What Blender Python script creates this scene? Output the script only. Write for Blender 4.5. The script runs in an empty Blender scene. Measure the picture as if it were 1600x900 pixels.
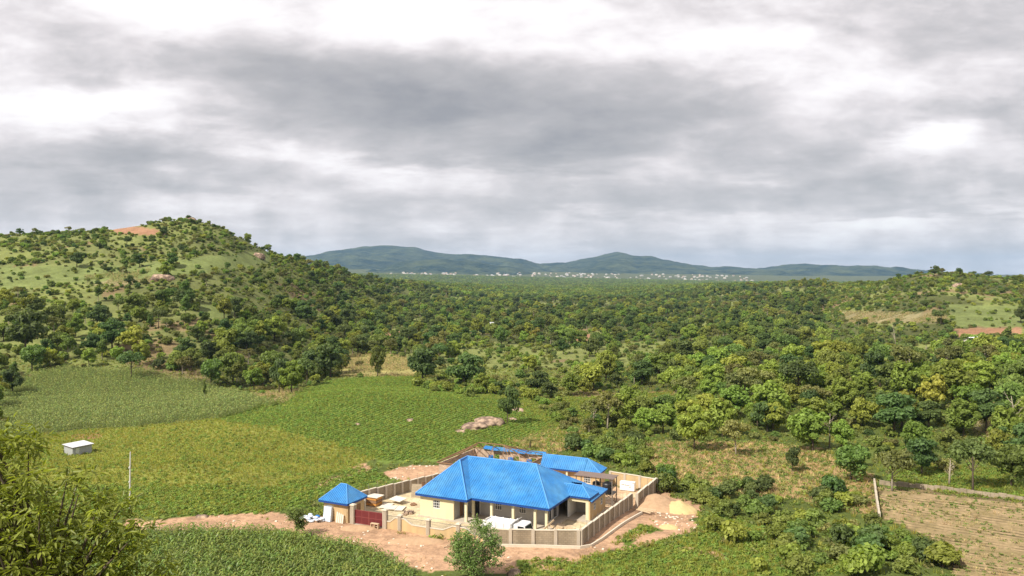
import bpy, math, random
import numpy as np
from mathutils import Vector, Matrix

# ------------------------------------------------------------------ camera
SC = bpy.context.scene
COL = SC.collection
F, H, HZ = 1232.0, 34.0, 434.0            # focal length in photo pixels, eye height, horizon row
PITCH = math.atan((450 - HZ) / F)
cam_d = bpy.data.cameras.new("camera")
cam = bpy.data.objects.new("camera", cam_d); COL.objects.link(cam)
cam.location = (0, 0, H)
cam.rotation_euler = (math.pi / 2 - PITCH, 0, 0)
cam_d.sensor_width = 36.0
cam_d.lens = 36.0 * F / 1600.0
cam_d.clip_start = 0.3
cam_d.clip_end = 60000
SC.camera = cam

# ------------------------------------------------------------------ sun + sky
SUN_EL = math.radians(46)
SUN_XY = Vector((-0.76, -0.65)).normalized()
to_sun = Vector((SUN_XY.x * math.cos(SUN_EL), SUN_XY.y * math.cos(SUN_EL), math.sin(SUN_EL)))
sun_d = bpy.data.lights.new("sun", 'SUN'); sun_d.energy = 4.7; sun_d.angle = math.radians(1.5)
sun_d.color = (1.0, 0.94, 0.83)
sun = bpy.data.objects.new("sun", sun_d); COL.objects.link(sun)
sun.rotation_euler = (-to_sun).to_track_quat('-Z', 'Y').to_euler()

W = bpy.data.worlds.new("World"); SC.world = W; W.use_nodes = True
nt = W.node_tree; nt.nodes.clear()
def N(t, **k):
    n = nt.nodes.new(t)
    for a, b in k.items(): setattr(n, a, b)
    return n
def LK(a, b): nt.links.new(a, b)
def M_(op, a, b=None, c=None, clamp=False):
    n = N('ShaderNodeMath', operation=op); n.use_clamp = clamp
    for i, q in enumerate((a, b, c)):
        if q is None: continue
        if isinstance(q, (int, float)): n.inputs[i].default_value = q
        else: LK(q, n.inputs[i])
    return n.outputs[0]
sky = N('ShaderNodeTexSky', sky_type='NISHITA'); sky.sun_disc = False
sky.sun_elevation = SUN_EL; sky.sun_rotation = math.atan2(SUN_XY.x, SUN_XY.y)
tc = N('ShaderNodeTexCoord'); sep = N('ShaderNodeSeparateXYZ'); LK(tc.outputs['Generated'], sep.inputs[0])
X, Y, Z = sep.outputs
zz = M_('ADD', M_('MAXIMUM', Z, 0.0), 0.075)
px = M_('DIVIDE', X, zz); py = M_('DIVIDE', Y, zz)          # the cloud deck seen in perspective
cmb = N('ShaderNodeCombineXYZ'); LK(px, cmb.inputs[0]); LK(py, cmb.inputs[1])
def noise(vec, scale, detail, rough, dist=0.0, off=(0, 0, 0)):
    mp = N('ShaderNodeMapping'); LK(vec, mp.inputs[0]); mp.inputs['Location'].default_value = off
    n = N('ShaderNodeTexNoise'); LK(mp.outputs[0], n.inputs['Vector'])
    n.inputs['Scale'].default_value = scale; n.inputs['Detail'].default_value = detail
    n.inputs['Roughness'].default_value = rough; n.inputs['Distortion'].default_value = dist
    return n.outputs['Fac']
n1 = noise(cmb.outputs[0], 0.42, 7, 0.52, 0.35, (3.1, 1.7, 0))
n2 = noise(cmb.outputs[0], 1.3, 6, 0.55, 0.2, (7.7, 2.2, 0))
dens = M_('ADD', M_('ADD', M_('MULTIPLY', n1, 0.38), M_('MULTIPLY', n2, 0.16)), 0.225)
# large cloud masses and gaps, each at its own bearing and elevation in the sky
ysafe = M_('MAXIMUM', Y, 0.05)
wob = noise(cmb.outputs[0], 0.9, 5, 0.6, 0.0, (1.2, 8.3, 0))
ta = M_('ADD', M_('DIVIDE', X, ysafe), M_('MULTIPLY', M_('SUBTRACT', wob, 0.5), 0.22))
te = M_('ADD', M_('DIVIDE', Z, ysafe), M_('MULTIPLY', M_('SUBTRACT', n2, 0.5), 0.10))
def blob(u, v, su, sv, tilt=0.0):
    a0, e0 = (u - 800) / F, (HZ - v) / F
    da = M_('SUBTRACT', ta, a0); de = M_('SUBTRACT', M_('SUBTRACT', te, e0), M_('MULTIPLY', da, tilt))
    q = M_('ADD', M_('POWER', M_('DIVIDE', da, su / F), 2.0), M_('POWER', M_('DIVIDE', de, sv / F), 2.0))
    return M_('EXPONENT', M_('MULTIPLY', q, -1.0))
tot = None
for (u, v, su, sv, tl, w) in [
        (730, 170, 400, 72, -0.03, .30), (560, 130, 330, 45, 0.05, .12), (770, 235, 200, 22, 0.05, .16),
        (150, 70, 240, 45, -0.2, .14), (190, 250, 230, 32, -0.08, .24), (1010, 190, 170, 34, .3, .12), (1230, 235, 230, 34, .18, .16),
        (1420, 290, 260, 34, 0.0, .20), (1000, 315, 300, 15, 0, .10), (1450, 330, 220, 10, 0, .12),
        (1560, 20, 130, 50, 0, .12),
        (150, 165, 150, 30, 0, -.42), (1110, 60, 190, 40, .05, -.34), (1460, 213, 75, 24, .1, -.42),
        (640, 45, 160, 45, -.2, -.20), (880, 12, 130, 30, 0, -.20), (1350, 110, 240, 40, .1, -.16),
        (500, 255, 240, 20, -.22, -.16), (920, 275, 220, 16, 0.05, -.12), (1210, 285, 80, 16, 0, -.16), (300, 20, 150, 40, 0, -.2)]:
    b = M_('MULTIPLY', blob(u, v, su, sv, tl), w)
    tot = b if tot is None else M_('ADD', tot, b)
front = M_('MULTIPLY', Y, 4.0, clamp=True)
ang2 = N('ShaderNodeCombineXYZ'); LK(M_('DIVIDE', X, ysafe), ang2.inputs[0]); LK(M_('MULTIPLY', M_('DIVIDE', Z, ysafe), 2.4), ang2.inputs[1])
n3 = noise(ang2.outputs[0], 5.5, 8, 0.57, 0.3, (2.4, 5.1, 0))
n4 = noise(ang2.outputs[0], 15.0, 8, 0.57, 0.25, (9.4, 3.3, 0))
n4u = noise(ang2.outputs[0], 15.0, 8, 0.57, 0.25, (9.4, 3.3 + 0.026, 0)); n3u = noise(ang2.outputs[0], 5.5, 8, 0.57, 0.3, (2.4, 5.1 + 0.06, 0))
relief = M_('ADD', M_('MULTIPLY', M_('SUBTRACT', n4u, n4), 0.30), M_('MULTIPLY', M_('SUBTRACT', n3u, n3), 0.32))
high = M_('MULTIPLY', Z, 4.0, clamp=True)
lump = M_('ADD', M_('MULTIPLY', M_('SUBTRACT', n3, 0.5), 0.58), M_('MULTIPLY', M_('SUBTRACT', n4, 0.5), M_('SUBTRACT', 0.62, M_('MULTIPLY', high, 0.40))))
dens = M_('ADD', M_('ADD', dens, M_('MULTIPLY', M_('ADD', lump, relief), front)), M_('MULTIPLY', tot, M_('MULTIPLY', front, 0.74)))
cr = N('ShaderNodeValToRGB'); LK(dens, cr.inputs[0])
els = cr.color_ramp.elements
els[0].position = 0.30; els[0].color = (.90, .875, .86, 1)
els[1].position = 0.88; els[1].color = (0.275, 0.27, 0.28, 1)
for pos, c in ((0.40, (.79, .745, .745)), (0.48, (.65, .605, .605)), (0.56, (.515, .485, .485)), (0.68, (.40, .382, .384))):
    e = els.new(pos); e.color = (*c, 1)
# the low sky is seen through more air: bluer and flatter
lowf = M_('POWER', M_('SUBTRACT', 1.0, M_('MULTIPLY', M_('MAXIMUM', Z, 0.0), 5.5, clamp=True)), 1.6)
mixl = N('ShaderNodeMixRGB'); LK(M_('MULTIPLY', lowf, 0.30), mixl.inputs[0]); LK(cr.outputs[0], mixl.inputs[1])
mixl.inputs[2].default_value = (0.50, 0.465, 0.44, 1)
up = N('ShaderNodeMixRGB', blend_type='MULTIPLY'); up.inputs[0].default_value = 1
LK(mixl.outputs[0], up.inputs[1]); up.inputs[2].default_value = (10, 10, 10, 1)
mx = N('ShaderNodeMixRGB'); mx.inputs[0].default_value = 0.94
LK(sky.outputs[0], mx.inputs[1]); LK(up.outputs[0], mx.inputs[2])
bg = N('ShaderNodeBackground'); bg.inputs['Strength'].default_value = 0.1
LK(mx.outputs[0], bg.inputs[0])
W.cycles.sampling_method = 'MANUAL'; W.cycles.sample_map_resolution = 256
wo = N('ShaderNodeOutputWorld'); LK(bg.outputs[0], wo.inputs[0])

SC.view_settings.view_transform = 'Standard'; SC.view_settings.look = 'None'
SC.view_settings.exposure = 0.42; SC.view_settings.gamma = 1.0
SC.view_settings.use_curve_mapping = False
SC.render.engine = 'CYCLES'
cy = SC.cycles
cy.max_bounces = 6; cy.diffuse_bounces = 4; cy.glossy_bounces = 2; cy.transmission_bounces = 3
cy.volume_bounces = 0; cy.transparent_max_bounces = 4; cy.caustics_reflective = False; cy.caustics_refractive = False
cy.use_denoising = True

# ------------------------------------------------------------------ helpers
rng = np.random.default_rng(7)
random.seed(7)
def ss(a, b, x):
    t = np.clip((np.asarray(x, float) - a) / (b - a), 0, 1); return t * t * (3 - 2 * t)

def hash2(ix, iy, s):
    h = (ix.astype(np.int64) * 374761393 + iy.astype(np.int64) * 668265263 + s * 974711) & 0x7fffffff
    h = ((h ^ (h >> 13)) * 1274126177) & 0x7fffffff
    return ((h ^ (h >> 16)) & 0xffff) / 65535.0
def vnoise(x, y, s=0):
    x = np.asarray(x, float); y = np.asarray(y, float)
    ix = np.floor(x); iy = np.floor(y); fx = x - ix; fy = y - iy
    fx = fx * fx * (3 - 2 * fx); fy = fy * fy * (3 - 2 * fy)
    a = hash2(ix, iy, s); b = hash2(ix + 1, iy, s); c = hash2(ix, iy + 1, s); d = hash2(ix + 1, iy + 1, s)
    return (a + (b - a) * fx) * (1 - fy) + (c + (d - c) * fx) * fy
def fbm(x, y, s=0, o=4):
    t = 0; a = 0.5; k = 1.0
    for i in range(o):
        t = t + a * (vnoise(x * k, y * k, s + i * 17) - 0.5); a *= 0.5; k *= 2.03
    return t                                                    # about -0.5 .. 0.5

# the compound's own axes: a along the house front, b towards its rear
TH = math.radians(-26); CT, ST = math.cos(TH), math.sin(TH)
OX, OY = 4.845, 104.04
def w2l(x, y):
    dx, dy = x - OX, y - OY
    return dx * CT + dy * ST, -dx * ST + dy * CT
def l2w(a, b): return OX + a * CT - b * ST, OY + a * ST + b * CT

LH_u = [-900, -300, 0, 80, 160, 240, 295, 345, 385, 430, 480, 540, 600, 700, 800, 950, 1100]
LH_v = [397, 378, 368, 363, 358, 350, 347, 358, 381, 400, 417, 433, 446, 451, 454, 457, 459]
LH_Y = [600, 580, 560, 560, 560, 560, 560, 560, 570, 600, 660, 800, 1100, 1500, 1900, 2300, 2500]
LH_f = [250, 240, 235, 235, 240, 245, 250, 255, 265, 285, 320, 400, 560, 900, 1300, 1700, 2000]
RH_u = [900, 1100, 1250, 1330, 1400, 1440, 1480, 1540, 1600, 1800, 2400]
RH_v = [460, 452, 449, 446, 439, 431, 427, 433, 437, 439, 445]
RH_Y = [2000, 1500, 1000, 780, 640, 610, 600, 600, 600, 600, 620]
RH_f = [1500, 900, 560, 420, 350, 330, 320, 310, 310, 320, 330]
def smooth_table(U, V, w=45):
    g = np.arange(U[0], U[-1] + 1, 5.0); q = np.interp(g, U, V); hw_ = int(3 * w / 5); k = np.exp(-(np.arange(-hw_, hw_ + 1) * 5.0 / w) ** 2); k /= k.sum()
    return g, np.convolve(np.pad(q, len(k) // 2, mode='edge'), k, 'valid')
TABLES = [[smooth_table(U, V, 16)] + [smooth_table(U, q, 60) for q in (YR, YF)] + [s] for (U, V, YR, YF, s) in ((LH_u, LH_v, LH_Y, LH_f, 11), (RH_u, RH_v, RH_Y, RH_f, 23))]
def hz(x, y):
    x = np.asarray(x, float); y = np.asarray(y, float)
    r = np.hypot(x, y)
    a, b = w2l(x, y)
    bb = (y - OY) * 0.9 + np.clip((x - OX) * 0.438, -25, 25)
    z = -1.2 * ss(6, 27, np.where((np.abs(a + 12) < 30), b, bb)) - 2.6 * ss(27, 130, bb)
    out = 1 - (1 - ss(0, 9, np.maximum(np.abs(a + 12.5) - 20, 0))) * (1 - ss(0, 9, np.maximum(np.abs(b - 14) - 21, 0)))
    z = z + out * (fbm(x / 45, y / 45, 3) * 2.2 * ss(60, 200, r) + fbm(x / 9, y / 9, 5, 3) * 0.45)
    z = z + 5.0 * np.exp(-((x + 42) / 34) ** 2 - ((y - 218) / 36) ** 2)          # planted mound
    z = z + 7.0 * ss(38, 120, x) * ss(105, 200, y) * (1 - ss(230, 420, y))       # rise at the right
    u = 800 + F * x / np.maximum(y, 1.0)
    far = y
    zt = np.interp(u, [300, 500, 700, 900, 1150, 1400], [66, 60, 46, 26, 4, 0])
    z = z + ss(400, 2500, far) * 3.0 + ss(2500, 5600, far) * (zt + 1) + ss(5400, 7600, far) * 60
    for (tv, tr_, tf_, s) in TABLES:
        yr = np.interp(u, *tr_); yf = np.interp(u, *tf_)
        zr = H + (HZ - np.interp(u, *tv)) / F * yr
        q = (y - yf) / (yr - yf)
        up = np.where(q < 1, 0.15 * ss(0, 1, q) + 0.85 * np.clip(q, 0, 1) ** 1.12, np.maximum(0, 1 - 0.35 * (q - 1) ** 1.5))
        lift = np.maximum(zr - z, 0) * up * (y > 1)
        lift = lift * (1 - ss(1.9, 3.4, q))
        z = z + lift + (fbm(x / 60, y / 60, s) * 7 + fbm(x / 17, y / 17, s + 2) * 2) * np.clip(lift / 12, 0, 1)
    hill = 32.35 - 0.62 * np.maximum(r - 2.2, 0) + fbm(x / 6, y / 6, 9) * 0.5 * ss(2, 8, r)
    k = 2.5
    m = np.maximum(z, hill); d = np.abs(z - hill)
    z = m + np.where(d < k, (k - d) ** 2 / (4 * k), 0) * ss(15, 40, r)
    return z
def hz1(x, y): return float(hz(np.array([x]), np.array([y]))[0])

CP, SP = math.cos(PITCH), math.sin(PITCH)
def to_px(x, y, z):                                            # where a place shows in the photograph
    dz = z - H
    f = np.maximum(y * CP - dz * SP, 0.01); upv = y * SP + dz * CP
    return 800 + F * x / f, 450 - F * upv / f
def ground(u, v):                                              # the place on the ground that the photograph shows there
    a = (u - 800) / F; b = -(v - 450) / F
    d = np.array([a, CP + b * SP, -SP + b * CP])
    t = np.concatenate([np.linspace(20, 400, 3000), np.geomspace(400, 12000, 3000)])
    g = H + d[2] * t - hz(d[0] * t, d[1] * t)
    i = np.argmax(g < 0) if (g < 0).any() else len(t) - 1
    return float(d[0] * t[i]), float(d[1] * t[i]), float(hz(d[0] * t[i:i + 1], d[1] * t[i:i + 1])[0])
def inpoly(u, v, P):
    r = np.zeros(np.shape(u), bool); n = len(P)
    for i in range(n):
        x0, y0 = P[i]; x1, y1 = P[(i + 1) % n]
        c = (y0 > v) != (y1 > v)
        xi = (x1 - x0) * (v - y0) / ((y1 - y0) if y1 != y0 else 1e-9) + x0
        r ^= c & (u < xi)
    return r

def tag(o, label=None, cat=None, group=None, kind=None):
    if label: o['label'] = label
    if cat: o['category'] = cat
    if group: o['group'] = group
    if kind: o['kind'] = kind
    return o
def empty(name, loc, rz=0.0):
    o = bpy.data.objects.new(name, None); COL.objects.link(o)
    o.location = loc; o.rotation_euler = (0, 0, rz); o.empty_display_size = 0.3
    return o
def copy_tree(o, parent=None):
    c = o.copy(); COL.objects.link(c); c.parent = parent
    for ch in o.children: copy_tree(ch, c)
    return c

class MB:
    def __init__(s): s.v = []; s.f = []
    def add(s, vs, fs):
        k = len(s.v); s.v += [tuple(map(float, p)) for p in vs]; s.f += [tuple(i + k for i in q) for q in fs]; return s
    def box(s, x0, y0, z0, x1, y1, z1):
        return s.hexa([(x0, y0, z0), (x1, y0, z0), (x1, y1, z0), (x0, y1, z0), (x0, y0, z1), (x1, y0, z1), (x1, y1, z1), (x0, y1, z1)])
    def hexa(s, p): return s.add(p, [(3, 2, 1, 0), (4, 5, 6, 7), (0, 1, 5, 4), (1, 2, 6, 5), (2, 3, 7, 6), (3, 0, 4, 7)])
    def obox(s, c, half, ax):                                   # centre, half sizes, three axes
        c = Vector(c); P = []
        for dz in (-1, 1):
            for dx, dy in ((-1, -1), (1, -1), (1, 1), (-1, 1)):
                P.append(c + ax[0] * (dx * half[0]) + ax[1] * (dy * half[1]) + ax[2] * (dz * half[2]))
        return s.hexa(P)
    def beam(s, p, q, w, h=None):
        p = Vector(p); q = Vector(q); d = (q - p); L = d.length; d.normalize()
        upv = Vector((0, 0, 1)) if abs(d.z) < 0.95 else Vector((1, 0, 0))
        sd = d.cross(upv).normalized(); u2 = sd.cross(d).normalized()
        return s.obox((p + q) / 2, (L / 2, w / 2, (h or w) / 2), (d, sd, u2))
    def wall(s, p, q, z0, z1, th, holes=(), z1b=None):          # a straight wall p->q with rectangular openings (s0,s1,za,zb)
        p = Vector((p[0], p[1], 0)); q = Vector((q[0], q[1], 0)); d = q - p; L = d.length; d.normalize()
        n = Vector((-d.y, d.x, 0)) * (th / 2)
        cuts = sorted({0.0, L} | {h[0] for h in holes} | {h[1] for h in holes})
        for a, b in zip(cuts[:-1], cuts[1:]):
            m = (a + b) / 2; zs = [z0]
            for h in sorted((h for h in holes if h[0] < m < h[1]), key=lambda h: h[2]): zs += [h[2], h[3]]
            zs.append(z1)
            for za, zb in zip(zs[0::2], zs[1::2]):
                if zb - za < 1e-4: continue
                A = p + d * a; B = p + d * b
                s.hexa([(*(A - n).xy, za), (*(B - n).xy, za), (*(B + n).xy, za), (*(A + n).xy, za),
                        (*(A - n).xy, zb), (*(B - n).xy, zb), (*(B + n).xy, zb), (*(A + n).xy, zb)])
        return s
    def prism(s, pts, n):                                       # a planar outline pushed along n
        k = len(pts); n = Vector(n); a = [Vector(p) for p in pts]; b = [p + n for p in a]
        return s.add(a + b, [tuple(range(k - 1, -1, -1)), tuple(range(k, 2 * k))] + [(i, (i + 1) % k, (i + 1) % k + k, i + k) for i in range(k)])
    def tube(s, pts, rad, n=7, caps=True):
        pts = [Vector(p) for p in pts]; k = len(s.v); m = len(pts)
        for i, p in enumerate(pts):
            d = (pts[min(i + 1, m - 1)] - pts[max(i - 1, 0)]).normalized()
            sd = d.cross(Vector((0.13, 1, 0.07)) if abs(d.y) < 0.9 else Vector((1, 0, 0))).normalized(); u2 = sd.cross(d)
            for j in range(n):
                t = 2 * math.pi * j / n
                s.v.append(tuple(p + (sd * math.cos(t) + u2 * math.sin(t)) * rad[i]))
        for i in range(m - 1):
            for j in range(n):
                s.f.append((k + i * n + j, k + i * n + (j + 1) % n, k + (i + 1) * n + (j + 1) % n, k + (i + 1) * n + j))
        if caps:
            s.f.append(tuple(k + j for j in range(n - 1, -1, -1))); s.f.append(tuple(k + (m - 1) * n + j for j in range(n)))
        return s
    def lathe(s, prof, n=20, c=(0, 0, 0)):
        k = len(s.v)
        for (r, z) in prof:
            for j in range(n):
                t = 2 * math.pi * j / n; s.v.append((c[0] + r * math.cos(t), c[1] + r * math.sin(t), c[2] + z))
        for i in range(len(prof) - 1):
            for j in range(n):
                s.f.append((k + i * n + j, k + i * n + (j + 1) % n, k + (i + 1) * n + (j + 1) % n, k + (i + 1) * n + j))
        s.f.append(tuple(k + j for j in range(n - 1, -1, -1))); s.f.append(tuple(k + (len(prof) - 1) * n + j for j in range(n)))
        return s
    def facet(s, poly, period=0.36, rib=0.06, lift=0.0):       # roof slope of ribbed sheet; poly[0]->poly[1] is the eave
        P = [Vector(p) for p in poly]
        S = (P[1] - P[0]).normalized(); nrm = (P[1] - P[0]).cross(P[2] - P[0]).normalized()
        if nrm.z < 0: nrm = -nrm
        T = nrm.cross(S)
        if T.z < 0: T = -T
        Q = [((p - P[0]).dot(S), (p - P[0]).dot(T)) for p in P]
        smin = min(q[0] for q in Q); smax = max(q[0] for q in Q)
        def rngt(x):
            ts = []
            for i in range(len(Q)):
                (x0, y0), (x1, y1) = Q[i], Q[(i + 1) % len(Q)]
                if min(x0, x1) - 1e-7 <= x <= max(x0, x1) + 1e-7:
                    if abs(x1 - x0) < 1e-7: ts += [y0, y1]
                    else: ts.append(y0 + (y1 - y0) * (x - x0) / (x1 - x0))
            return (min(ts), max(ts)) if ts else (0, 0)
        samp = []
        x = smin
        while x < smax:
            for dx, hh in ((0, 0), (0.45, 0), (0.58, 1), (0.87, 1)):
                if x + dx * period < smax: samp.append((x + dx * period, hh * rib))
            x += period
        for q in Q[1:-1]: samp.append((q[0], 0))
        samp.append((smax - 1e-5, 0)); samp[0] = (smin + 1e-5, 0); samp.sort()
        k = len(s.v)
        for (x, hh) in samp:
            a, b = rngt(x)
            for t in (a, b): s.v.append(tuple(P[0] + S * x + T * t + nrm * (hh + lift)))
        for i in range(len(samp) - 1): s.f.append((k + 2 * i, k + 2 * i + 2, k + 2 * i + 3, k + 2 * i + 1))
        return s
    def mesh(s, name, mat, smooth=False):
        me = bpy.data.meshes.new(name); me.from_pydata(s.v, [], s.f); me.materials.append(mat)
        if smooth: me.polygons.foreach_set('use_smooth', [True] * len(me.polygons))
        me.update(); return me
    def build(s, name, mat, parent=None, smooth=False, loc=None, rz=0):
        o = bpy.data.objects.new(name, s.mesh(name, mat, smooth)); COL.objects.link(o)
        if parent is not None: o.parent = parent
        if loc is not None: o.location = loc
        if rz: o.rotation_euler = (0, 0, rz)
        return o

def np_mesh(name, verts, faces, mat, smooth=False):             # faces: (n,k) array, all of k corners
    me = bpy.data.meshes.new(name); nv = len(verts); nf, k = faces.shape
    me.vertices.add(nv); me.vertices.foreach_set('co', np.ascontiguousarray(verts, np.float32).ravel())
    me.loops.add(nf * k); me.loops.foreach_set('vertex_index', np.ascontiguousarray(faces, np.int32).ravel())
    me.polygons.add(nf); me.polygons.foreach_set('loop_start', np.arange(0, nf * k, k, dtype=np.int32))
    if smooth: me.polygons.foreach_set('use_smooth', np.ones(nf, bool))
    me.materials.append(mat); me.update(calc_edges=True); return me

# ------------------------------------------------------------------ materials
def mat(name, col, rough=0.8, var=0.12, scale=1.5, spec=0.3, metal=0.0, bump=0.0, bscale=20, col2=None, mix_scale=0.6, streak=False, joints=0):
    m = bpy.data.materials.new(name); m.use_nodes = True; t = m.node_tree; b = t.nodes['Principled BSDF']
    b.inputs['Roughness'].default_value = rough; b.inputs['Metallic'].default_value = metal
    b.inputs['Specular IOR Level'].default_value = spec
    tcn = t.nodes.new('ShaderNodeTexCoord'); mp = t.nodes.new('ShaderNodeMapping'); t.links.new(tcn.outputs['Object'], mp.inputs[0])
    if streak: mp.inputs['Scale'].default_value = (1, 1, 0.18)
    nz = t.nodes.new('ShaderNodeTexNoise'); nz.inputs['Scale'].default_value = scale; nz.inputs['Detail'].default_value = 6; nz.inputs['Roughness'].default_value = .65
    t.links.new(mp.outputs[0], nz.inputs['Vector'])
    r = t.nodes.new('ShaderNodeMapRange'); r.inputs[1].default_value = .3; r.inputs[2].default_value = .7
    r.inputs[3].default_value = 1 - var; r.inputs[4].default_value = 1 + var; t.links.new(nz.outputs['Fac'], r.inputs[0])
    mul = t.nodes.new('ShaderNodeMixRGB'); mul.blend_type = 'MULTIPLY'; mul.inputs[0].default_value = 1
    t.links.new(r.outputs[0], mul.inputs[2])
    if col2:
        n2 = t.nodes.new('ShaderNodeTexNoise'); n2.inputs['Scale'].default_value = mix_scale; n2.inputs['Detail'].default_value = 5
        t.links.new(mp.outputs[0], n2.inputs['Vector'])
        c = t.nodes.new('ShaderNodeValToRGB'); t.links.new(n2.outputs['Fac'], c.inputs[0])
        c.color_ramp.elements[0].position = .42; c.color_ramp.elements[1].position = .62
        c.color_ramp.elements[0].color = (*col, 1); c.color_ramp.elements[1].color = (*col2, 1); t.links.new(c.outputs[0], mul.inputs[1])
    else: mul.inputs[1].default_value = (*col, 1)
    t.links.new(mul.outputs[0], b.inputs['Base Color'])
    if joints:
        bk = t.nodes.new('ShaderNodeTexBrick'); bk.inputs['Scale'].default_value = 1.0; bk.inputs['Brick Width'].default_value = .46; bk.inputs['Row Height'].default_value = .24; bk.inputs['Mortar Size'].default_value = .022
        sx_ = t.nodes.new('ShaderNodeSeparateXYZ'); t.links.new(tcn.outputs['Object'], sx_.inputs[0]); ad = t.nodes.new('ShaderNodeMath'); t.links.new(sx_.outputs[0], ad.inputs[0]); t.links.new(sx_.outputs[1], ad.inputs[1])
        cx_ = t.nodes.new('ShaderNodeCombineXYZ'); t.links.new(ad.outputs[0], cx_.inputs[0]); t.links.new(sx_.outputs[2], cx_.inputs[1]); t.links.new(cx_.outputs[0], bk.inputs['Vector'])
        bk.inputs['Color1'].default_value = (1, 1, 1, 1); bk.inputs['Color2'].default_value = (.84, .84, .84, 1); bk.inputs['Mortar'].default_value = (1 - joints,) * 3 + (1,)
        m2 = t.nodes.new('ShaderNodeMixRGB'); m2.blend_type = 'MULTIPLY'; m2.inputs[0].default_value = 1; t.links.new(mul.outputs[0], m2.inputs[1]); t.links.new(bk.outputs['Color'], m2.inputs[2]); t.links.new(m2.outputs[0], b.inputs['Base Color'])
    if bump:
        bn = t.nodes.new('ShaderNodeTexNoise'); bn.inputs['Scale'].default_value = bscale; bn.inputs['Detail'].default_value = 4
        t.links.new(mp.outputs[0], bn.inputs['Vector']); bm = t.nodes.new('ShaderNodeBump'); bm.inputs['Strength'].default_value = bump
        t.links.new(bn.outputs['Fac'], bm.inputs['Height']); t.links.new(bm.outputs[0], b.inputs['Normal'])
    return m

def leaf_mat(name, col, var=0.35, trans=0.42, hue=0.03, rough=.55):
    col = (col[0] * 1.22, col[1] * 1.17, col[2] * 1.15)
    m = bpy.data.materials.new(name); m.use_nodes = True; t = m.node_tree; t.nodes.clear()
    oi = t.nodes.new('ShaderNodeObjectInfo'); ge = t.nodes.new('ShaderNodeNewGeometry')
    hs = t.nodes.new('ShaderNodeHueSaturation'); hs.inputs['Color'].default_value = (*col, 1)
    def rm(src, a, b):
        r = t.nodes.new('ShaderNodeMapRange'); r.inputs[3].default_value = a; r.inputs[4].default_value = b; t.links.new(src, r.inputs[0]); return r.outputs[0]
    v1 = rm(oi.outputs['Random'], 1 - var * .8, 1 + var * .8); v2 = rm(ge.outputs['Random Per Island'], 1 - var, 1 + var)
    mu = t.nodes.new('ShaderNodeMath'); mu.operation = 'MULTIPLY'; t.links.new(v1, mu.inputs[0]); t.links.new(v2, mu.inputs[1])
    t.links.new(mu.outputs[0], hs.inputs['Value'])
    mh = t.nodes.new('ShaderNodeMath'); mh.operation = 'FRACT'; m7 = t.nodes.new('ShaderNodeMath'); m7.operation = 'MULTIPLY'; m7.inputs[1].default_value = 7.31
    t.links.new(oi.outputs['Random'], m7.inputs[0]); t.links.new(m7.outputs[0], mh.inputs[0])
    t.links.new(rm(mh.outputs[0], .5 - hue, .5 + hue), hs.inputs['Hue'])
    d = t.nodes.new('ShaderNodeBsdfPrincipled'); d.inputs['Roughness'].default_value = rough; d.inputs['Specular IOR Level'].default_value = .25
    tr = t.nodes.new('ShaderNodeBsdfTranslucent'); mxs = t.nodes.new('ShaderNodeMixShader'); mxs.inputs[0].default_value = trans
    t.links.new(hs.outputs[0], d.inputs['Base Color']); 
    tm = t.nodes.new('ShaderNodeMixRGB'); tm.blend_type = 'MULTIPLY'; tm.inputs[0].default_value = 1; tm.inputs[2].default_value = (1.25, 1.3, .5, 1)
    t.links.new(hs.outputs[0], tm.inputs[1]); t.links.new(tm.outputs[0], tr.inputs[0])
    t.links.new(d.outputs[0], mxs.inputs[1]); t.links.new(tr.outputs[0], mxs.inputs[2])
    o = t.nodes.new('ShaderNodeOutputMaterial'); t.links.new(mxs.outputs[0], o.inputs[0])
    return m

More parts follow.
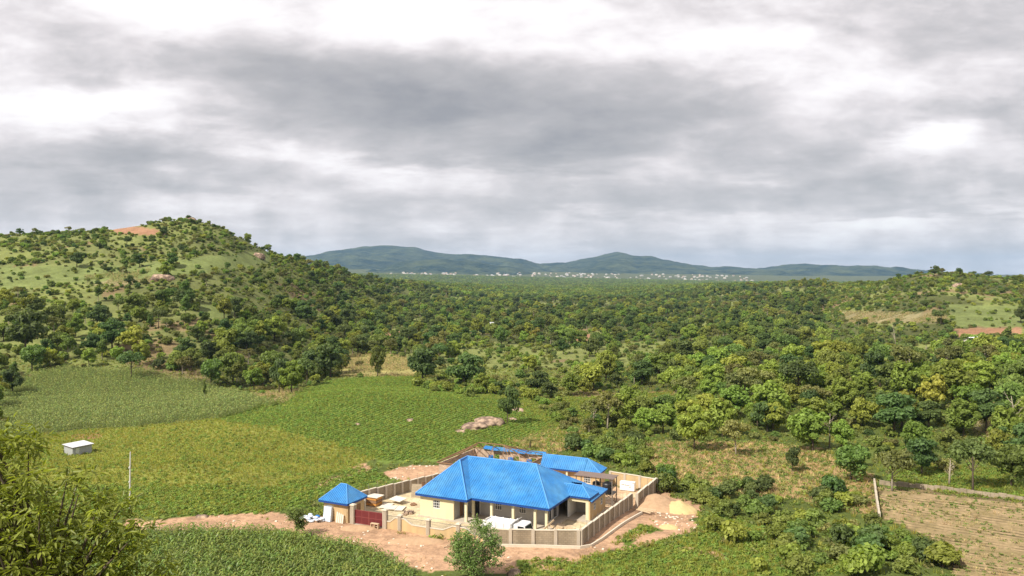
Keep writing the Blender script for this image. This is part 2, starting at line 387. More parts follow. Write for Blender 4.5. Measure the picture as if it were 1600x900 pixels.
M = dict(
    blue=mat('blue_sheet', (.026, .190, .47), .42, .2, .9, .5, col2=(.055, .235, .48), mix_scale=.3),
    bluecap=mat('blue_cap', (.10, .32, .70), .35, .06, 2, .5),  # same blue paint as the sheets, lightened in colour for glints along the ridges
    fascia=mat('blue_fascia', (.012, .06, .25), .5, .08, 1),
    cream=mat('cream_paint', (.66, .58, .38), .85, .06, 1.3, .2, streak=True),
    creamlt=mat('cream_column', (.68, .62, .42), .8, .05, 2, .2),
    tanwall=mat('tan_plaster', (.56, .40, .21), .9, .10, 1.1, .15, col2=(.48, .35, .2), mix_scale=.8, streak=True),
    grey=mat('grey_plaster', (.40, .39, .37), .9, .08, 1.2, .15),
    soffit=mat('soffit', (.40, .33, .22), .9, .08, 1),
    block=mat('cement_block', (.41, .335, .24), .95, .14, 1.4, .1, col2=(.31, .25, .175), mix_scale=.7, streak=True, bump=.2, joints=.3),
    pillar=mat('cement_pillar', (.50, .43, .34), .9, .12, 2, .1, streak=True),
    coping=mat('pale_coping', (.62, .55, .44), .9, .1, 3, .1),
    blockraw=mat('raw_block', (.58, .43, .32), .95, .16, 2.5, .1, col2=(.48, .345, .25), mix_scale=1.6, bump=.3, joints=.4),
    concrete=mat('concrete', (.47, .41, .33), .9, .12, 1.2, .15),
    white=mat('white_paint', (.80, .79, .76), .6, .05, 1.5, .35),
    truck=mat('truck_white', (.82, .81, .79), .4, .05, 1.2, .5, col2=(.74, .73, .70), mix_scale=1),
    dark=mat('dark_glass', (.018, .022, .026), .12, .1, 1, .6),
    black=mat('black_plastic', (.018, .019, .022), .4, .15, 2, .4),
    rubber=mat('rubber', (.025, .025, .025), .9, .1, 3, .1),
    red=mat('gate_red', (.14, .022, .024), .5, .1, 2, .4), redlt=mat('gate_bar', (.24, .06, .055), .5, .1, 2, .4),
    timber=mat('timber', (.27, .16, .095), .9, .2, 3, .1), plank=mat('new_plank', (.52, .40, .26), .9, .12, 3, .1),
    orange=mat('orange_ply', (.55, .26, .07), .8, .12, 3, .2), paleboard=mat('pale_board', (.66, .60, .50), .85, .08, 2, .2),
    zinc=mat('zinc', (.62, .63, .64), .4, .10, 2, .5, .35), hutwall=mat('hut_wall', (.36, .37, .36), .8, .10, 2, .2),
    canopy=mat('brown_canopy', (.19, .14, .12), .7, .12, 1.5, .3),
    steel=mat('painted_steel', (.20, .17, .14), .6, .15, 3, .4), polegrey=mat('pole_paint', (.62, .60, .55), .7, .12, 3, .2),
    iron=mat('rail_iron', (.20, .18, .16), .6, .1, 3, .3),
    tarpb=mat('tarp_blue', (.02, .16, .48), .6, .15, 4, .3), tarpw=mat('cement_bag', (.68, .70, .72), .8, .10, 5, .2, col2=(.45, .55, .68), mix_scale=5),
    rock=mat('granite', (.17, .12, .095), .95, .3, 1.2, .1, col2=(.44, .32, .225), mix_scale=.55, bump=.4, bscale=3),
    bark=mat('bark', (.11, .085, .06), .95, .25, 5, .1), barklt=mat('pale_bark', (.34, .29, .22), .95, .2, 5, .1),
    sand=mat('yellow_sand', (.56, .42, .21), .95, .08, 1.2, .05), soil=mat('tipped_soil', (.43, .285, .175), .95, .14, 1.5, .05, bump=.4, bscale=2.5),
    furrow=mat('furrow_soil', (.27, .20, .115), .95, .25, 1.5, .05, col2=(.20, .155, .08), mix_scale=.35),
    text=mat('black_print', (.02, .02, .025), .6, .05, 1, .2),
    townw=mat('town_wall', (.55, .50, .44), .8, .1, 1), townr=mat('town_roof', (.48, .48, .49), .5, .1, 1), townr2=mat('town_roof_rust', (.36, .22, .16), .7, .1, 1),
)
LM = dict(
    dark=leaf_mat('leaf_dark', (.098, .145, .045)), mid=leaf_mat('leaf_mid', (.150, .205, .050)), bright=leaf_mat('leaf_bright', (.205, .265, .050)),
    olive=leaf_mat('leaf_olive', (.185, .200, .066)), lime=leaf_mat('leaf_lime', (.27, .29, .055)),
    grass=leaf_mat('grass_blade', (.245, .255, .055), .25), weed=leaf_mat('weed_leaf', (.185, .245, .048), .3),
    bean=leaf_mat('bean_leaf', (.180, .255, .055), .3), maize=leaf_mat('maize_leaf', (.165, .225, .052), .32, rough=.4),
    maizefar=leaf_mat('maize_leaf_blue', (.205, .255, .085), .32), dry=leaf_mat('dry_stalk', (.36, .29, .13), .3, .15), drygreen=leaf_mat('dry_green', (.17, .19, .05), .3, .2),
    near=leaf_mat('near_leaf', (.30, .35, .07), .45, .48, .02, .4), gloss=leaf_mat('gloss_leaf', (.125, .185, .05), .35, .25, .02, .35),
)

# ------------------------------------------------------------------ terrain: one sheet from the camera's hill to the horizon
def ring_steps():
    r = [0.0, 1.5]; 
    while r[-1] < 16500:
        q = r[-1]
        r.append(q * (1.035 if q < 60 else 1.0062 if q < 265 else 1.011 if q < 720 else 1.03))
    return np.array(r[1:])
ang = np.concatenate([np.arange(-42, 42.01, 0.2), np.arange(46, 318 - 0.1, 4.0)])          # bearing from +Y, clockwise
rad = ring_steps()
A, R = np.meshgrid(np.radians(ang), rad)
TX, TY = R * np.sin(A), R * np.cos(A)
TZ = hz(TX, TY)
na, nr = len(ang), len(rad)
verts = np.stack([TX, TY, TZ], -1).reshape(-1, 3)
verts = np.vstack([verts, [[0, 0, hz1(0, 0)]]])
i, j = np.meshgrid(np.arange(nr - 1), np.arange(na), indexing='ij')
j2 = (j + 1) % na
quads = np.stack([i * na + j, i * na + j2, (i + 1) * na + j2, (i + 1) * na + j], -1).reshape(-1, 4)

gm = bpy.data.materials.new('ground_cover'); gm.use_nodes = True
t = gm.node_tree; b = t.nodes['Principled BSDF']; b.inputs['Roughness'].default_value = .95; b.inputs['Specular IOR Level'].default_value = .1
at_ = t.nodes.new('ShaderNodeAttribute'); at_.attribute_name = 'gcol'
g1 = t.nodes.new('ShaderNodeNewGeometry')
cur = at_.outputs['Color']
for sc_, lo, hi in ((0.9, .66, 1.34), (0.11, .72, 1.28), (0.02, .82, 1.18), (4.0, .8, 1.2)):
    n = t.nodes.new('ShaderNodeTexNoise'); n.inputs['Scale'].default_value = sc_; n.inputs['Detail'].default_value = 5; n.inputs['Roughness'].default_value = .7
    t.links.new(g1.outputs['Position'], n.inputs['Vector'])
    r = t.nodes.new('ShaderNodeMapRange'); r.inputs[1].default_value = .28; r.inputs[2].default_value = .72; r.inputs[3].default_value = lo; r.inputs[4].default_value = hi
    t.links.new(n.outputs['Fac'], r.inputs[0])
    mu = t.nodes.new('ShaderNodeMixRGB'); mu.blend_type = 'MULTIPLY'; mu.inputs[0].default_value = 1
    t.links.new(cur, mu.inputs[1]); t.links.new(r.outputs[0], mu.inputs[2]); cur = mu.outputs[0]
t.links.new(cur, b.inputs['Base Color'])
bn = t.nodes.new('ShaderNodeTexNoise'); bn.inputs['Scale'].default_value = 1.6; bn.inputs['Detail'].default_value = 6
t.links.new(g1.outputs['Position'], bn.inputs['Vector']); bp = t.nodes.new('ShaderNodeBump'); bp.inputs['Strength'].default_value = .55; bp.inputs['Distance'].default_value = .35
t.links.new(bn.outputs['Fac'], bp.inputs['Height']); t.links.new(bp.outputs[0], b.inputs['Normal'])

# outlines of the ground covers, read off the photograph and laid on the ground
DIRT = [[(250, 812), (300, 806), (430, 803), (480, 806), (510, 818), (560, 826), (640, 838), (720, 850), (800, 862), (905, 862), (950, 838), (985, 800),
         (1000, 775), (1015, 762), (1040, 775), (1085, 788), (1098, 805), (1085, 812), (1105, 826), (1075, 830), (1040, 842), (985, 858), (930, 862), (905, 868), (870, 874), (800, 878),
         (790, 900), (660, 900), (640, 884), (600, 868), (560, 855), (520, 845), (460, 835), (420, 830), (330, 829), (200, 829), (190, 816)],
        [(600, 737), (640, 726), (700, 726), (720, 740), (690, 750), (610, 752)], [(552, 728), (575, 722), (580, 730), (560, 738)], [(486, 760), (520, 744), (560, 738), (520, 756), (492, 764)],
        [(820, 880), (850, 880), (868, 888), (830, 892)], [(1060, 846), (1100, 856), (1150, 870), (1140, 873), (1090, 860)]]
TUFT_IN_DIRT = [[(945, 845), (975, 826), (1000, 815), (1012, 822), (985, 845), (965, 856)], [(995, 826), (1015, 818), (1028, 826), (1010, 832)]]
MEADOW = [[(0, 690), (120, 672), (290, 660), (345, 655), (420, 668), (520, 690), (600, 710), (560, 728), (500, 752), (480, 770), (430, 800), (250, 805), (0, 805)]]
MOUND = [[(345, 655), (430, 628), (520, 592), (640, 588), (700, 612), (780, 626), (830, 640), (850, 670), (800, 700), (700, 720), (600, 722), (520, 690), (420, 668)],
         [(0, 800), (1, 760), (480, 760), (500, 760), (470, 800), (250, 808)], [(440, 752), (560, 730), (610, 742), (570, 760), (520, 775), (470, 780)]]
LUSH = [[(800, 876), (905, 868), (985, 858), (1040, 842), (1105, 826), (1100, 800), (1130, 800), (1200, 830), (1300, 880), (1320, 900), (790, 900)], [(1380, 715), (1600, 735), (1600, 785), (1480, 772), (1400, 758)],
        [(850, 625), (1050, 612), (1060, 640), (930, 655), (860, 650)], [(700, 612), (850, 622), (900, 650), (880, 690), (840, 690), (850, 660), (780, 630)]]
MAIZE_FAR = [[(0, 600), (100, 575), (230, 582), (330, 605), (430, 632), (345, 656), (290, 660), (120, 672), (0, 690)]]
MAIZE = [[(150, 838), (330, 836), (420, 839), (460, 843), (520, 853), (560, 863), (600, 877), (640, 897), (650, 910), (640, 930), (100, 930), (110, 870)]]
GRASSR = [[(800, 880), (905, 870), (985, 860), (1060, 850), (1140, 872), (1200, 905), (1200, 930), (780, 930)]]
DRY = [[(940, 690), (1060, 690), (1180, 690), (1290, 700), (1350, 740), (1370, 752), (1375, 810), (1330, 800), (1250, 780), (1130, 775), (1060, 760), (1000, 725)], [(800, 690), (850, 672), (900, 665), (905, 700), (860, 712), (815, 710)]]
PLOT = [[(1367, 756), (1440, 764), (1540, 775), (1620, 784), (1700, 940), (1500, 940), (1470, 850), (1400, 820), (1374, 812)]]
YELLOW = [[(535, 556), (600, 552), (655, 562), (650, 590), (530, 588)]]
RED = [[(108, 679), (160, 675), (156, 683), (112, 686)], [(150, 352), (180, 350), (230, 356), (268, 364), (230, 368), (180, 364)], [(270, 408), (340, 404), (352, 412), (300, 420)], [(870, 524), (930, 522), (925, 534), (875, 534)], [(1490, 514), (1595, 512), (1595, 524), (1500, 528)], [(600, 520), (650, 515), (630, 535), (600, 535)], [(1010, 612), (1055, 612), (1050, 626), (1015, 622)]]
PALEF = [[(1310, 486), (1480, 490), (1480, 504), (1330, 506)], [(130, 432), (240, 420), (250, 440), (150, 446)], [(220, 582), (330, 585), (320, 594), (240, 592)], [(400, 604), (470, 612), (440, 632), (390, 626)], [(1500, 620), (1600, 630), (1600, 690), (1520, 680)]]
GREENF = [[(0, 416), (200, 415), (330, 400), (420, 392), (420, 410), (300, 430), (0, 452)], [(1480, 476), (1600, 478), (1600, 512), (1490, 510)], [(310, 478), (360, 474), (370, 496), (320, 500)]]
jx = fbm(TX / 7, TY / 7, 31, 4); jy = fbm(TX / 7, TY / 7, 47, 4)
PU, PV = to_px(TX, TY, TZ)
pxm = F / np.maximum(R, 20)                                     # pixels per metre there
PU2 = PU + jx * 5.5 * pxm; PV2 = PV + jy * 5.5 * pxm * np.clip(H / np.maximum(R, 20), .05, .5)
vis = TY > 15
gcol = np.empty((nr, na, 3)); gcol[:] = (.085, .095, .032)
def lay(polys, c, mixv=1.0, jit=True):
    m = np.zeros(PU.shape, bool)
    for P in polys: m |= inpoly(PU2 if jit else PU, PV2 if jit else PV, P)
    m &= vis
    gcol[m] = gcol[m] * (1 - mixv) + np.array(c) * mixv
near = (R < 260)[..., None]
gcol = np.where(near, np.array((.09, .115, .028)), gcol)
hillg = ((PU < 620) & (PV < 560) & (R < 1000) & vis)[..., None]
gcol = np.where(hillg, np.array((.15, .165, .055)) * (1 + .6 * fbm(TX / 40, TY / 40, 71)[..., None] + .5 * fbm(TX / 9, TY / 9, 72)[..., None]), gcol)
glade = (fbm(TX / 38, TY / 70, 401, 3) > .02) & (R > 240) & (R < 1300) & vis
gcol[glade] = np.array((.175, .195, .06))
brown = (fbm(TX / 28, TY / 28, 81) > .19) & (R > 240) & (R < 1200) & vis
gcol[brown] = (.20, .15, .075)
lay(LUSH, (.125, .18, .028)); lay(MEADOW, (.205, .215, .05)); lay(MOUND, (.14, .195, .04)); lay(MAIZE_FAR, (.15, .175, .06))
lay(MAIZE, (.10, .105, .035)); lay(GRASSR, (.13, .18, .03)); lay(DRY, (.33, .225, .115)); lay(PLOT, (.15, .115, .06)); lay(YELLOW, (.34, .30, .11))
lay(RED, (.30, .165, .095)); lay(PALEF, (.25, .215, .11)); lay(GREENF, (.155, .185, .06)); lay(DIRT, (.44, .275, .17)); lay(TUFT_IN_DIRT, (.09, .14, .02))
LA, LB = w2l(TX, TY)
COMP = [(-30.5, -1), (-30, -6.5), (-25.5, -7.7), (-9, -5.5), (-4, -4.5), (5.3, -2.5), (5.3, 30.5), (-12, 32), (-28, 20)]
inside = inpoly(LA, LB, COMP)
APRON = [(-34, -12.2), (-24, -11.6), (-9, -10), (-2, -10.3), (7.5, -8.4), (9.6, 0), (9.2, 18), (8.6, 33), (5, 33), (5, 20), (-25, -2), (-31, -4), (-34, -9)]
gcol[inpoly(LA + jx * 2.0, LB + jy * 2.0, APRON)] = (.42, .265, .165)
gcol[inside] = (.54, .445, .285)
gcol[inside & (LB > 12) & (fbm(LA / 3, LB / 3, 91) > -.08)] = (.48, .33, .205)
ruts = inpoly(PU, PV, DIRT[0]) & (fbm(TX / 5, TY / 2.5, 95) > .1)
gcol[ruts] *= .82
bed = np.ones((len(verts), 4), np.float32); bed[:-1, :3] = gcol.reshape(-1, 3); bed[-1, :3] = (.1, .1, .04)
me = np_mesh('ground', verts, quads, gm, True)
ca = me.attributes.new('gcol', 'FLOAT_COLOR', 'POINT'); ca.data.foreach_set('color', bed.ravel())
ground_o = bpy.data.objects.new('ground', me); COL.objects.link(ground_o); tag(ground_o, kind='structure')

# ------------------------------------------------------------------ far hills, each a ridge with depth of its own
hm = bpy.data.materials.new('wooded_hill'); hm.use_nodes = True; t = hm.node_tree; b = t.nodes['Principled BSDF']; b.inputs['Roughness'].default_value = 1; b.inputs['Specular IOR Level'].default_value = 0
g1 = t.nodes.new('ShaderNodeNewGeometry')
n = t.nodes.new('ShaderNodeTexNoise'); n.inputs['Scale'].default_value = .004; n.inputs['Detail'].default_value = 9; n.inputs['Roughness'].default_value = .72; t.links.new(g1.outputs['Position'], n.inputs['Vector'])
c = t.nodes.new('ShaderNodeValToRGB'); t.links.new(n.outputs['Fac'], c.inputs[0])
c.color_ramp.elements[0].position = .40; c.color_ramp.elements[0].color = (.010, .026, .022, 1); c.color_ramp.elements[1].position = .62; c.color_ramp.elements[1].color = (.070, .088, .045, 1)  # ramp paints sunlit green patches into the darker blue-grey wood
t.links.new(c.outputs[0], b.inputs['Base Color'])
n = t.nodes.new('ShaderNodeTexNoise'); n.inputs['Scale'].default_value = .02; n.inputs['Detail'].default_value = 5; t.links.new(g1.outputs['Position'], n.inputs['Vector'])
bp = t.nodes.new('ShaderNodeBump'); bp.inputs['Strength'].default_value = .8; bp.inputs['Distance'].default_value = 14; t.links.new(n.outputs['Fac'], bp.inputs['Height']); t.links.new(bp.outputs[0], b.inputs['Normal'])
def ridge(prof, YR, depth, seed):
    us = np.array([p[0] for p in prof], float); vs = np.array([p[1] for p in prof], float)
    u = np.arange(us[0], us[-1] + .1, 2.5); y = np.concatenate([np.linspace(YR - depth, YR, 60), np.linspace(YR, YR + depth, 22)[1:]])
    U, Yg = np.meshgrid(u, y)
    Xg = (U - 800) / F * YR
    crest = H + (HZ - np.interp(U, us, vs)) / F * YR + fbm(Xg / 500, Xg * 0 + seed, seed, 6) * 34 + fbm(Xg / 130, Xg * 0 + seed + 1, seed + 7, 3) * 26
    q = 1 - np.abs(Yg - YR) / depth
    spur = fbm(Xg / 900, Yg / 1500, seed + 3, 4)
    fl = np.clip(q + spur * .55 * np.sin(np.pi * np.clip(q, 0, 1)), 0, 1)
    base = hz(Xg, Yg) - 25
    Zg = base + (crest - base) * (fl ** 1.05) + fbm(Xg / 260, Yg / 260, seed + 9, 4) * 110 * np.sin(np.pi * np.clip(q, 0, 1))
    nu, ny = len(u), len(y); i, j = np.meshgrid(np.arange(ny - 1), np.arange(nu - 1), indexing='ij')
    f = np.stack([i * nu + j, i * nu + j + 1, (i + 1) * nu + j + 1, (i + 1) * nu + j], -1).reshape(-1, 4)
    o = bpy.data.objects.new('hills', np_mesh('hills', np.stack([Xg, Yg, Zg], -1).reshape(-1, 3), f, hm, True)); COL.objects.link(o); return tag(o, kind='structure')
ridge([(380, 436), (440, 420), (490, 401), (525, 392), (560, 387), (600, 384), (650, 386), (680, 393), (720, 398), (760, 399), (800, 403), (840, 411), (880, 410), (915, 404), (945, 396), (965, 393), (1000, 400), (1040, 409), (1090, 415), (1150, 421), (1220, 432), (1300, 440)], 9600, 2600, 101)
ridge([(540, 440), (590, 424), (630, 410), (690, 405), (740, 408), (790, 416), (830, 425), (880, 434), (930, 440)], 7000, 900, 141)
ridge([(820, 438), (880, 428), (930, 412), (960, 405), (1010, 416), (1050, 430), (1100, 438)], 8000, 1100, 171)
ridge([(1000, 440), (1080, 424), (1130, 416), (1180, 421), (1225, 413), (1258, 411), (1300, 419), (1340, 415), (1375, 423), (1420, 428), (1500, 434), (1620, 440)], 8800, 2200, 161)

# ------------------------------------------------------------------ the compound
def P3(a, b, z=0.0):
    x, y = l2w(a, b); return Vector((x, y, z))
def window(parent, p, d, w, h, nx, ny, zc, off=0.0, framemat='white', name='window', tf=.07):
    # frame stands in the wall's opening; p = (a,b) of its centre, d = direction along the wall, off = along the outward normal
    d = Vector((d[0], d[1], 0)).normalized(); n = Vector((d.y, -d.x, 0)); c = Vector((p[0], p[1], zc)) + n * off
    ax = (d, n, Vector((0, 0, 1))); m = MB()
    for s in (-1, 1):
        m.obox(c + d * (s * (w / 2 - tf / 2)), (tf / 2, .05, h / 2), ax); m.obox(c + ax[2] * (s * (h / 2 - tf / 2)), (w / 2 - tf, .048, tf / 2), ax)
    for k in range(1, nx): m.obox(c + d * (-w / 2 + w * k / nx), (.022, .04, h / 2 - tf), ax)
    for k in range(1, ny): m.obox(c + ax[2] * (-h / 2 + h * k / ny), (w / 2 - tf, .036, .02), ax)
    f = m.build(name, M[framemat], parent)
    MB().obox(c, (w / 2 - tf, .012, h / 2 - tf), ax).build('pane', M['dark'], f)
    return f
def caps(parent, segs, r=.10, matn='bluecap'):
    for p, q in segs: MB().tube([Vector(p) + Vector((0, 0, .03)), Vector(q) + Vector((0, 0, .03))], [r, r], 6).build('ridge_cap', M[matn], parent)
def fascia(parent, pts, z, h=.26):
    for p, q in zip(pts[:-1], pts[1:]): MB().beam((p[0], p[1], z - h / 2 - .02), (q[0], q[1], z - h / 2 - .02), .05, h).build('fascia', M['fascia'], parent)

# ---- main house
hs = empty('bungalow', (OX, OY, 0), TH)
tag(hs, 'large cream bungalow with steep bright blue hipped roof in the middle of the compound', 'house')
ZE, ZR = 3.35, 7.3
MB().box(-19.9, -.95, -.3, -.25, 13.9, .2).build('plinth', M['concrete'], hs); MB().box(-.247, 6.9, -.3, 3.15, 13.9, .196).build('plinth', M['concrete'], hs)
E_ = dict(A=(-20.1, -1.2, ZE), B=(-11.7, -1.2, ZE), C=(-11.75, .12, ZE), D=(.06, .1, ZE), AP=(-16.1, 4.5, ZR), RL=(-16.3, 7.1, ZR), RR=(-5, 7.1, ZR),
          Dr=(.06, 14.1, ZE), Bl=(-20.1, 14.1, ZE))
e = E_
for poly in ([e['A'], e['B'], e['AP']], [e['B'], e['C'], e['RL'], e['AP']], [e['C'], e['D'], e['RR'], e['RL']], [e['D'], e['Dr'], e['RR']],
             [e['Dr'], e['Bl'], e['RL'], e['RR']], [e['Bl'], e['A'], e['AP'], e['RL']]):
    MB().facet(poly).build('roof_slope', M['blue'], hs)
caps(hs, [(e['A'], e['AP']), (e['B'], e['AP']), (e['AP'], e['RL']), (e['RL'], e['RR']), (e['D'], e['RR']), (e['Dr'], e['RR']), (e['Bl'], e['RL'])])
fascia(hs, [e['Bl'], e['A'], e['B'], e['C'], e['D'], e['Dr'], e['Bl']], ZE)
MB().add([(-20, -1.1, 3.3), (-11.8, -1.1, 3.3), (-11.8, .2, 3.3), (-.05, .2, 3.3), (-.05, 14, 3.3), (-20, 14, 3.3)], [(0, 1, 2, 3, 4, 5)]).build('soffit', M['soffit'], hs)
zt = 3.28
# front room of the left wing
MB().wall((-19.6, -.6), (-14.1, -.6), .2, zt, .22, [(2.1, 3.25, 1.45, 2.65)]).build('wall', M['cream'], hs)
window(hs, (-16.93, -.6), (1, 0), 1.15, 1.2, 4, 3, 2.05)
MB().wall((-19.49, 13.6), (-19.49, -.49), .2, zt, .22, [(2, 3.2, 1.3, 2.5), (6, 7.2, 1.3, 2.5), (10.5, 11.7, 1.3, 2.5)]).build('wall', M['cream'], hs)
for b_ in (11, 7, 2.5): window(hs, (-19.49, b_), (0, -1), 1.2, 1.2, 3, 2, 1.9)
MB().wall((-14.21, -.49), (-14.21, 3.2), .2, zt, .2, [(1.5, 2.5, .2, 2.4)]).build('wall', M['grey'], hs)
MB().box(-14.2, 1.05, .2, -14.12, 1.98, 2.38).build('door', M['timber'], hs)
# deep verandah behind the columns
MB().wall((-14.1, 3.3), (-1.9, 3.3), .2, zt, .2, [(1.1, 2.1, .2, 2.5), (4.45, 5.55, 1.2, 2.5), (8.2, 9.3, 1.2, 2.5)]).build('wall', M['grey'], hs)
for a_ in (-9.1, -5.35): window(hs, (a_, 3.3), (1, 0), 1.1, 1.3, 3, 2, 1.85)
dr = MB().box(-13.0, 3.27, .2, -12.0, 3.33, 2.48).build('door', M['dark'], hs)
MB().box(-13.02, 3.2, .22, -12.92, 3.265, 2.5).box(-12.08, 3.2, .22, -11.98, 3.265, 2.5).build('door_frame', M['white'], dr)
for (a_, b_) in ((-12.15, -.62), (-12.2, 1.55), (-8.85, .72), (-5.54, .72), (-2.26, .72), (-.6, .72)):
    MB().box(a_ - .17, b_ - .17, .2, a_ + .17, b_ + .17, 2.92).build('column', M['creamlt'], hs)
for bx_ in ((-12.32, .53, 2.921, -.42, .91, 3.285), (-12.34, -.8, 2.922, -11.97, .52, 3.28), (-14.0, -.78, 2.923, -12.35, -.48, 3.283)): MB().box(*bx_).build('lintel_beam', M['creamlt'], hs)
MB().box(-.78, .915, 2.925, -.42, 7.4, 3.282).build('lintel_beam', M['creamlt'], hs)
# right flank under the hip
MB().wall((-1.8, 3.21), (-1.8, 7.6), .2, zt, .2, [(.5, 1.9, .2, 2.6), (2.5, 3.9, .2, 2.6)]).build('wall', M['grey'], hs)
for b_ in (4.41, 6.41): window(hs, (-1.8, b_), (0, 1), 1.4, 2.4, 2, 1, 1.4, name='glazed_door', tf=.12)
# side porch and right wing
MB().wall((-1.7, 10.6), (2.85, 10.6), .2, 2.95, .2).build('wall', M['grey'], hs)
MB().wall((-.3, 7.7), (-.3, 10.5), .2, 3.2, .2).build('wall', M['white'], hs)
MB().box(2.42, 7.45, .2, 2.86, 7.85, 2.6).build('column', M['creamlt'], hs)
MB().box(-.2, 7.45, 2.602, 2.863, 7.85, 3.28).build('lintel_beam', M['cream'], hs)
MB().wall((2.96, 7.46), (2.96, 13.9), .2, 2.82, .2, [(1.5, 2.4, 1.2, 2.2), (4.4, 5.3, 1.2, 2.2)]).build('wall', M['tanwall'], hs)
for b_ in (9.41, 12.31): window(hs, (2.96, b_), (0, 1), .9, 1.0, 3, 2, 1.7)
MB().wall((2.86, 13.75), (-19.4, 13.75), .2, 2.85, .2, [(6, 7.2, 1.2, 2.4), (12, 13.2, 1.2, 2.4)]).build('wall', M['cream'], hs)
for a_ in (-3.74, -9.74): window(hs, (a_, 13.75), (-1, 0), 1.2, 1.2, 3, 2, 1.8)
w_ = dict(p0=(-.24, 7.2, ZE), p1=(3.15, 7.2, ZE), r1=(1.35, 9.0, 4.5), r0=(-1.55, 9.0, 4.5), q1=(3.15, 10.8, ZE), q0=(-.24, 10.8, ZE))
for poly in ([w_['p0'], w_['p1'], w_['r1'], w_['r0']], [w_['p1'], w_['q1'], w_['r1']], [w_['q1'], w_['q0'], w_['r0'], w_['r1']]): MB().facet(poly).build('porch_roof_slope', M['blue'], hs)
caps(hs, [(w_['p1'], w_['r1']), (w_['r0'], w_['r1']), (w_['q1'], w_['r1'])], .08); fascia(hs, [w_['p0'], w_['p1'], w_['q1']], ZE, .2)
z2 = 2.92
v_ = dict(a=(3.45, 7.1, z2), b=(3.25, 14.3, z2), r=(.6, 10.9, 4.3), c=(-1.6, 14.3, z2), s=(-2.6, 10.9, 4.3))
for poly in ([v_['a'], v_['b'], v_['r']], [v_['b'], v_['c'], v_['s'], v_['r']]): MB().facet(poly).build('wing_roof_slope', M['blue'], hs)
MB().add([v_['a'], v_['r'], (.6, 9.2, 3.2), (2.9, 7.4, z2 + .02)], [(0, 3, 2, 1)]).build('wing_roof_slope', M['blue'], hs)
caps(hs, [(v_['b'], v_['r'])], .07); fascia(hs, [v_['a'], v_['b'], v_['c']], z2, .2)
MB().box(-.5, 7.9, 3.2, 2.9, 10.4, 3.25).build('porch_ceiling', M['soffit'], hs)

# ---- gatehouse
gh = empty('gatehouse', (*l2w(-29.0, -6.0), 0), TH); tag(gh, 'small square gatehouse with blue pyramid roof beside the red gate', 'gatehouse')
MB().wall((-2.05, -1.75), (2.05, -1.75), 0, 2.72, .2, [(.45, 1.45, 0, 2.1)]).build('wall', M['tanwall'], gh)
MB().wall((2.05, -1.85), (2.05, 1.65), 0, 2.72, .2, [(.6, 1.4, 1.1, 2.1), (2, 2.9, .1, 2.1)]).build('wall', M['tanwall'], gh)
MB().wall((2.15, 1.75), (-2.15, 1.75), 0, 2.72, .2).build('wall', M['tanwall'], gh); MB().wall((-2.05, 1.65), (-2.05, -1.65), 0, 2.72, .2).build('wall', M['cream'], gh)
window(gh, (2.05, -.85), (0, 1), .8, 1.0, 2, 2, 1.6); MB().box(-1.58, -1.78, .02, -.62, -1.72, 2.08).build('door', M['white'], gh); MB().box(2.02, .17, .12, 2.08, 1.03, 2.08).build('door', M['timber'], gh)
g_ = dict(a=(-2.55, -2.35, 2.8), b=(2.45, -2.35, 2.8), c=(2.45, 2.25, 2.8), d=(-2.55, 2.25, 2.8), r=(-.55, .1, 4.75), s=(.45, .1, 4.75))
for poly in ([g_['a'], g_['b'], g_['s'], g_['r']], [g_['b'], g_['c'], g_['s']], [g_['c'], g_['d'], g_['r'], g_['s']], [g_['d'], g_['a'], g_['r']]): MB().facet(poly, .3).build('roof_slope', M['blue'], gh)
caps(gh, [(g_['a'], g_['r']), (g_['b'], g_['s']), (g_['c'], g_['s']), (g_['d'], g_['r']), (g_['r'], g_['s'])], .07)
fascia(gh, [g_['a'], g_['b'], g_['c'], g_['d'], g_['a']], 2.8, .22)
MB().add([(-2.5, -2.3, 2.74), (2.4, -2.3, 2.74), (2.4, 2.2, 2.74), (-2.5, 2.2, 2.74)], [(0, 1, 2, 3)]).build('soffit', M['soffit'], gh)

# ---- gate and ornamental front wall (world line through the pillars)
def pillar(parent, x, y, z0, h, w, ang, fl=True, mt='pillar', cap=True):
    c, s = math.cos(ang), math.sin(ang); ax = (Vector((c, s, 0)), Vector((-s, c, 0)), Vector((0, 0, 1))); o = Vector((x, y, z0 - .3)); m = MB()
    m.obox(o + Vector((0, 0, (h + .3) / 2)), (w / 2, w / 2, (h + .3) / 2), ax)
    if fl:
        for k in (-1, 0, 1):
            for sg in (-1, 1): m.obox(o + ax[1] * (sg * (w / 2 + .015)) + ax[0] * (k * w * .33) + Vector((0, 0, h / 2 + .3)), (w * .09, .03, h / 2 - .1), ax); m.obox(o + ax[0] * (sg * (w / 2 + .015)) + ax[1] * (k * w * .33) + Vector((0, 0, h / 2 + .3)), (.03, w * .09, h / 2 - .1), ax)
    p = m.build('pillar', M[mt], parent)
    if cap: MB().obox(o + Vector((0, 0, h + .3 + .06)), (w / 2 + .09, w / 2 + .09, .06), ax).obox(o + Vector((0, 0, h + .3 + .15)), (w / 2 - .04, w / 2 - .04, .03), ax).build('pillar_cap', M['coping'], p)
    return p
GL, GR = Vector((-22.0, 108.65, 0)), Vector((-17.2, 106.6, 0))
gd = (GR - GL).normalized(); gang = math.atan2(gd.y, gd.x)
gate = empty('gate', (GL + GR) / 2, gang); tag(gate, 'dark red double-leaf metal gate between two fluted pillars', 'gate')
Lg = (GR - GL).length; hw = Lg / 2 - .34
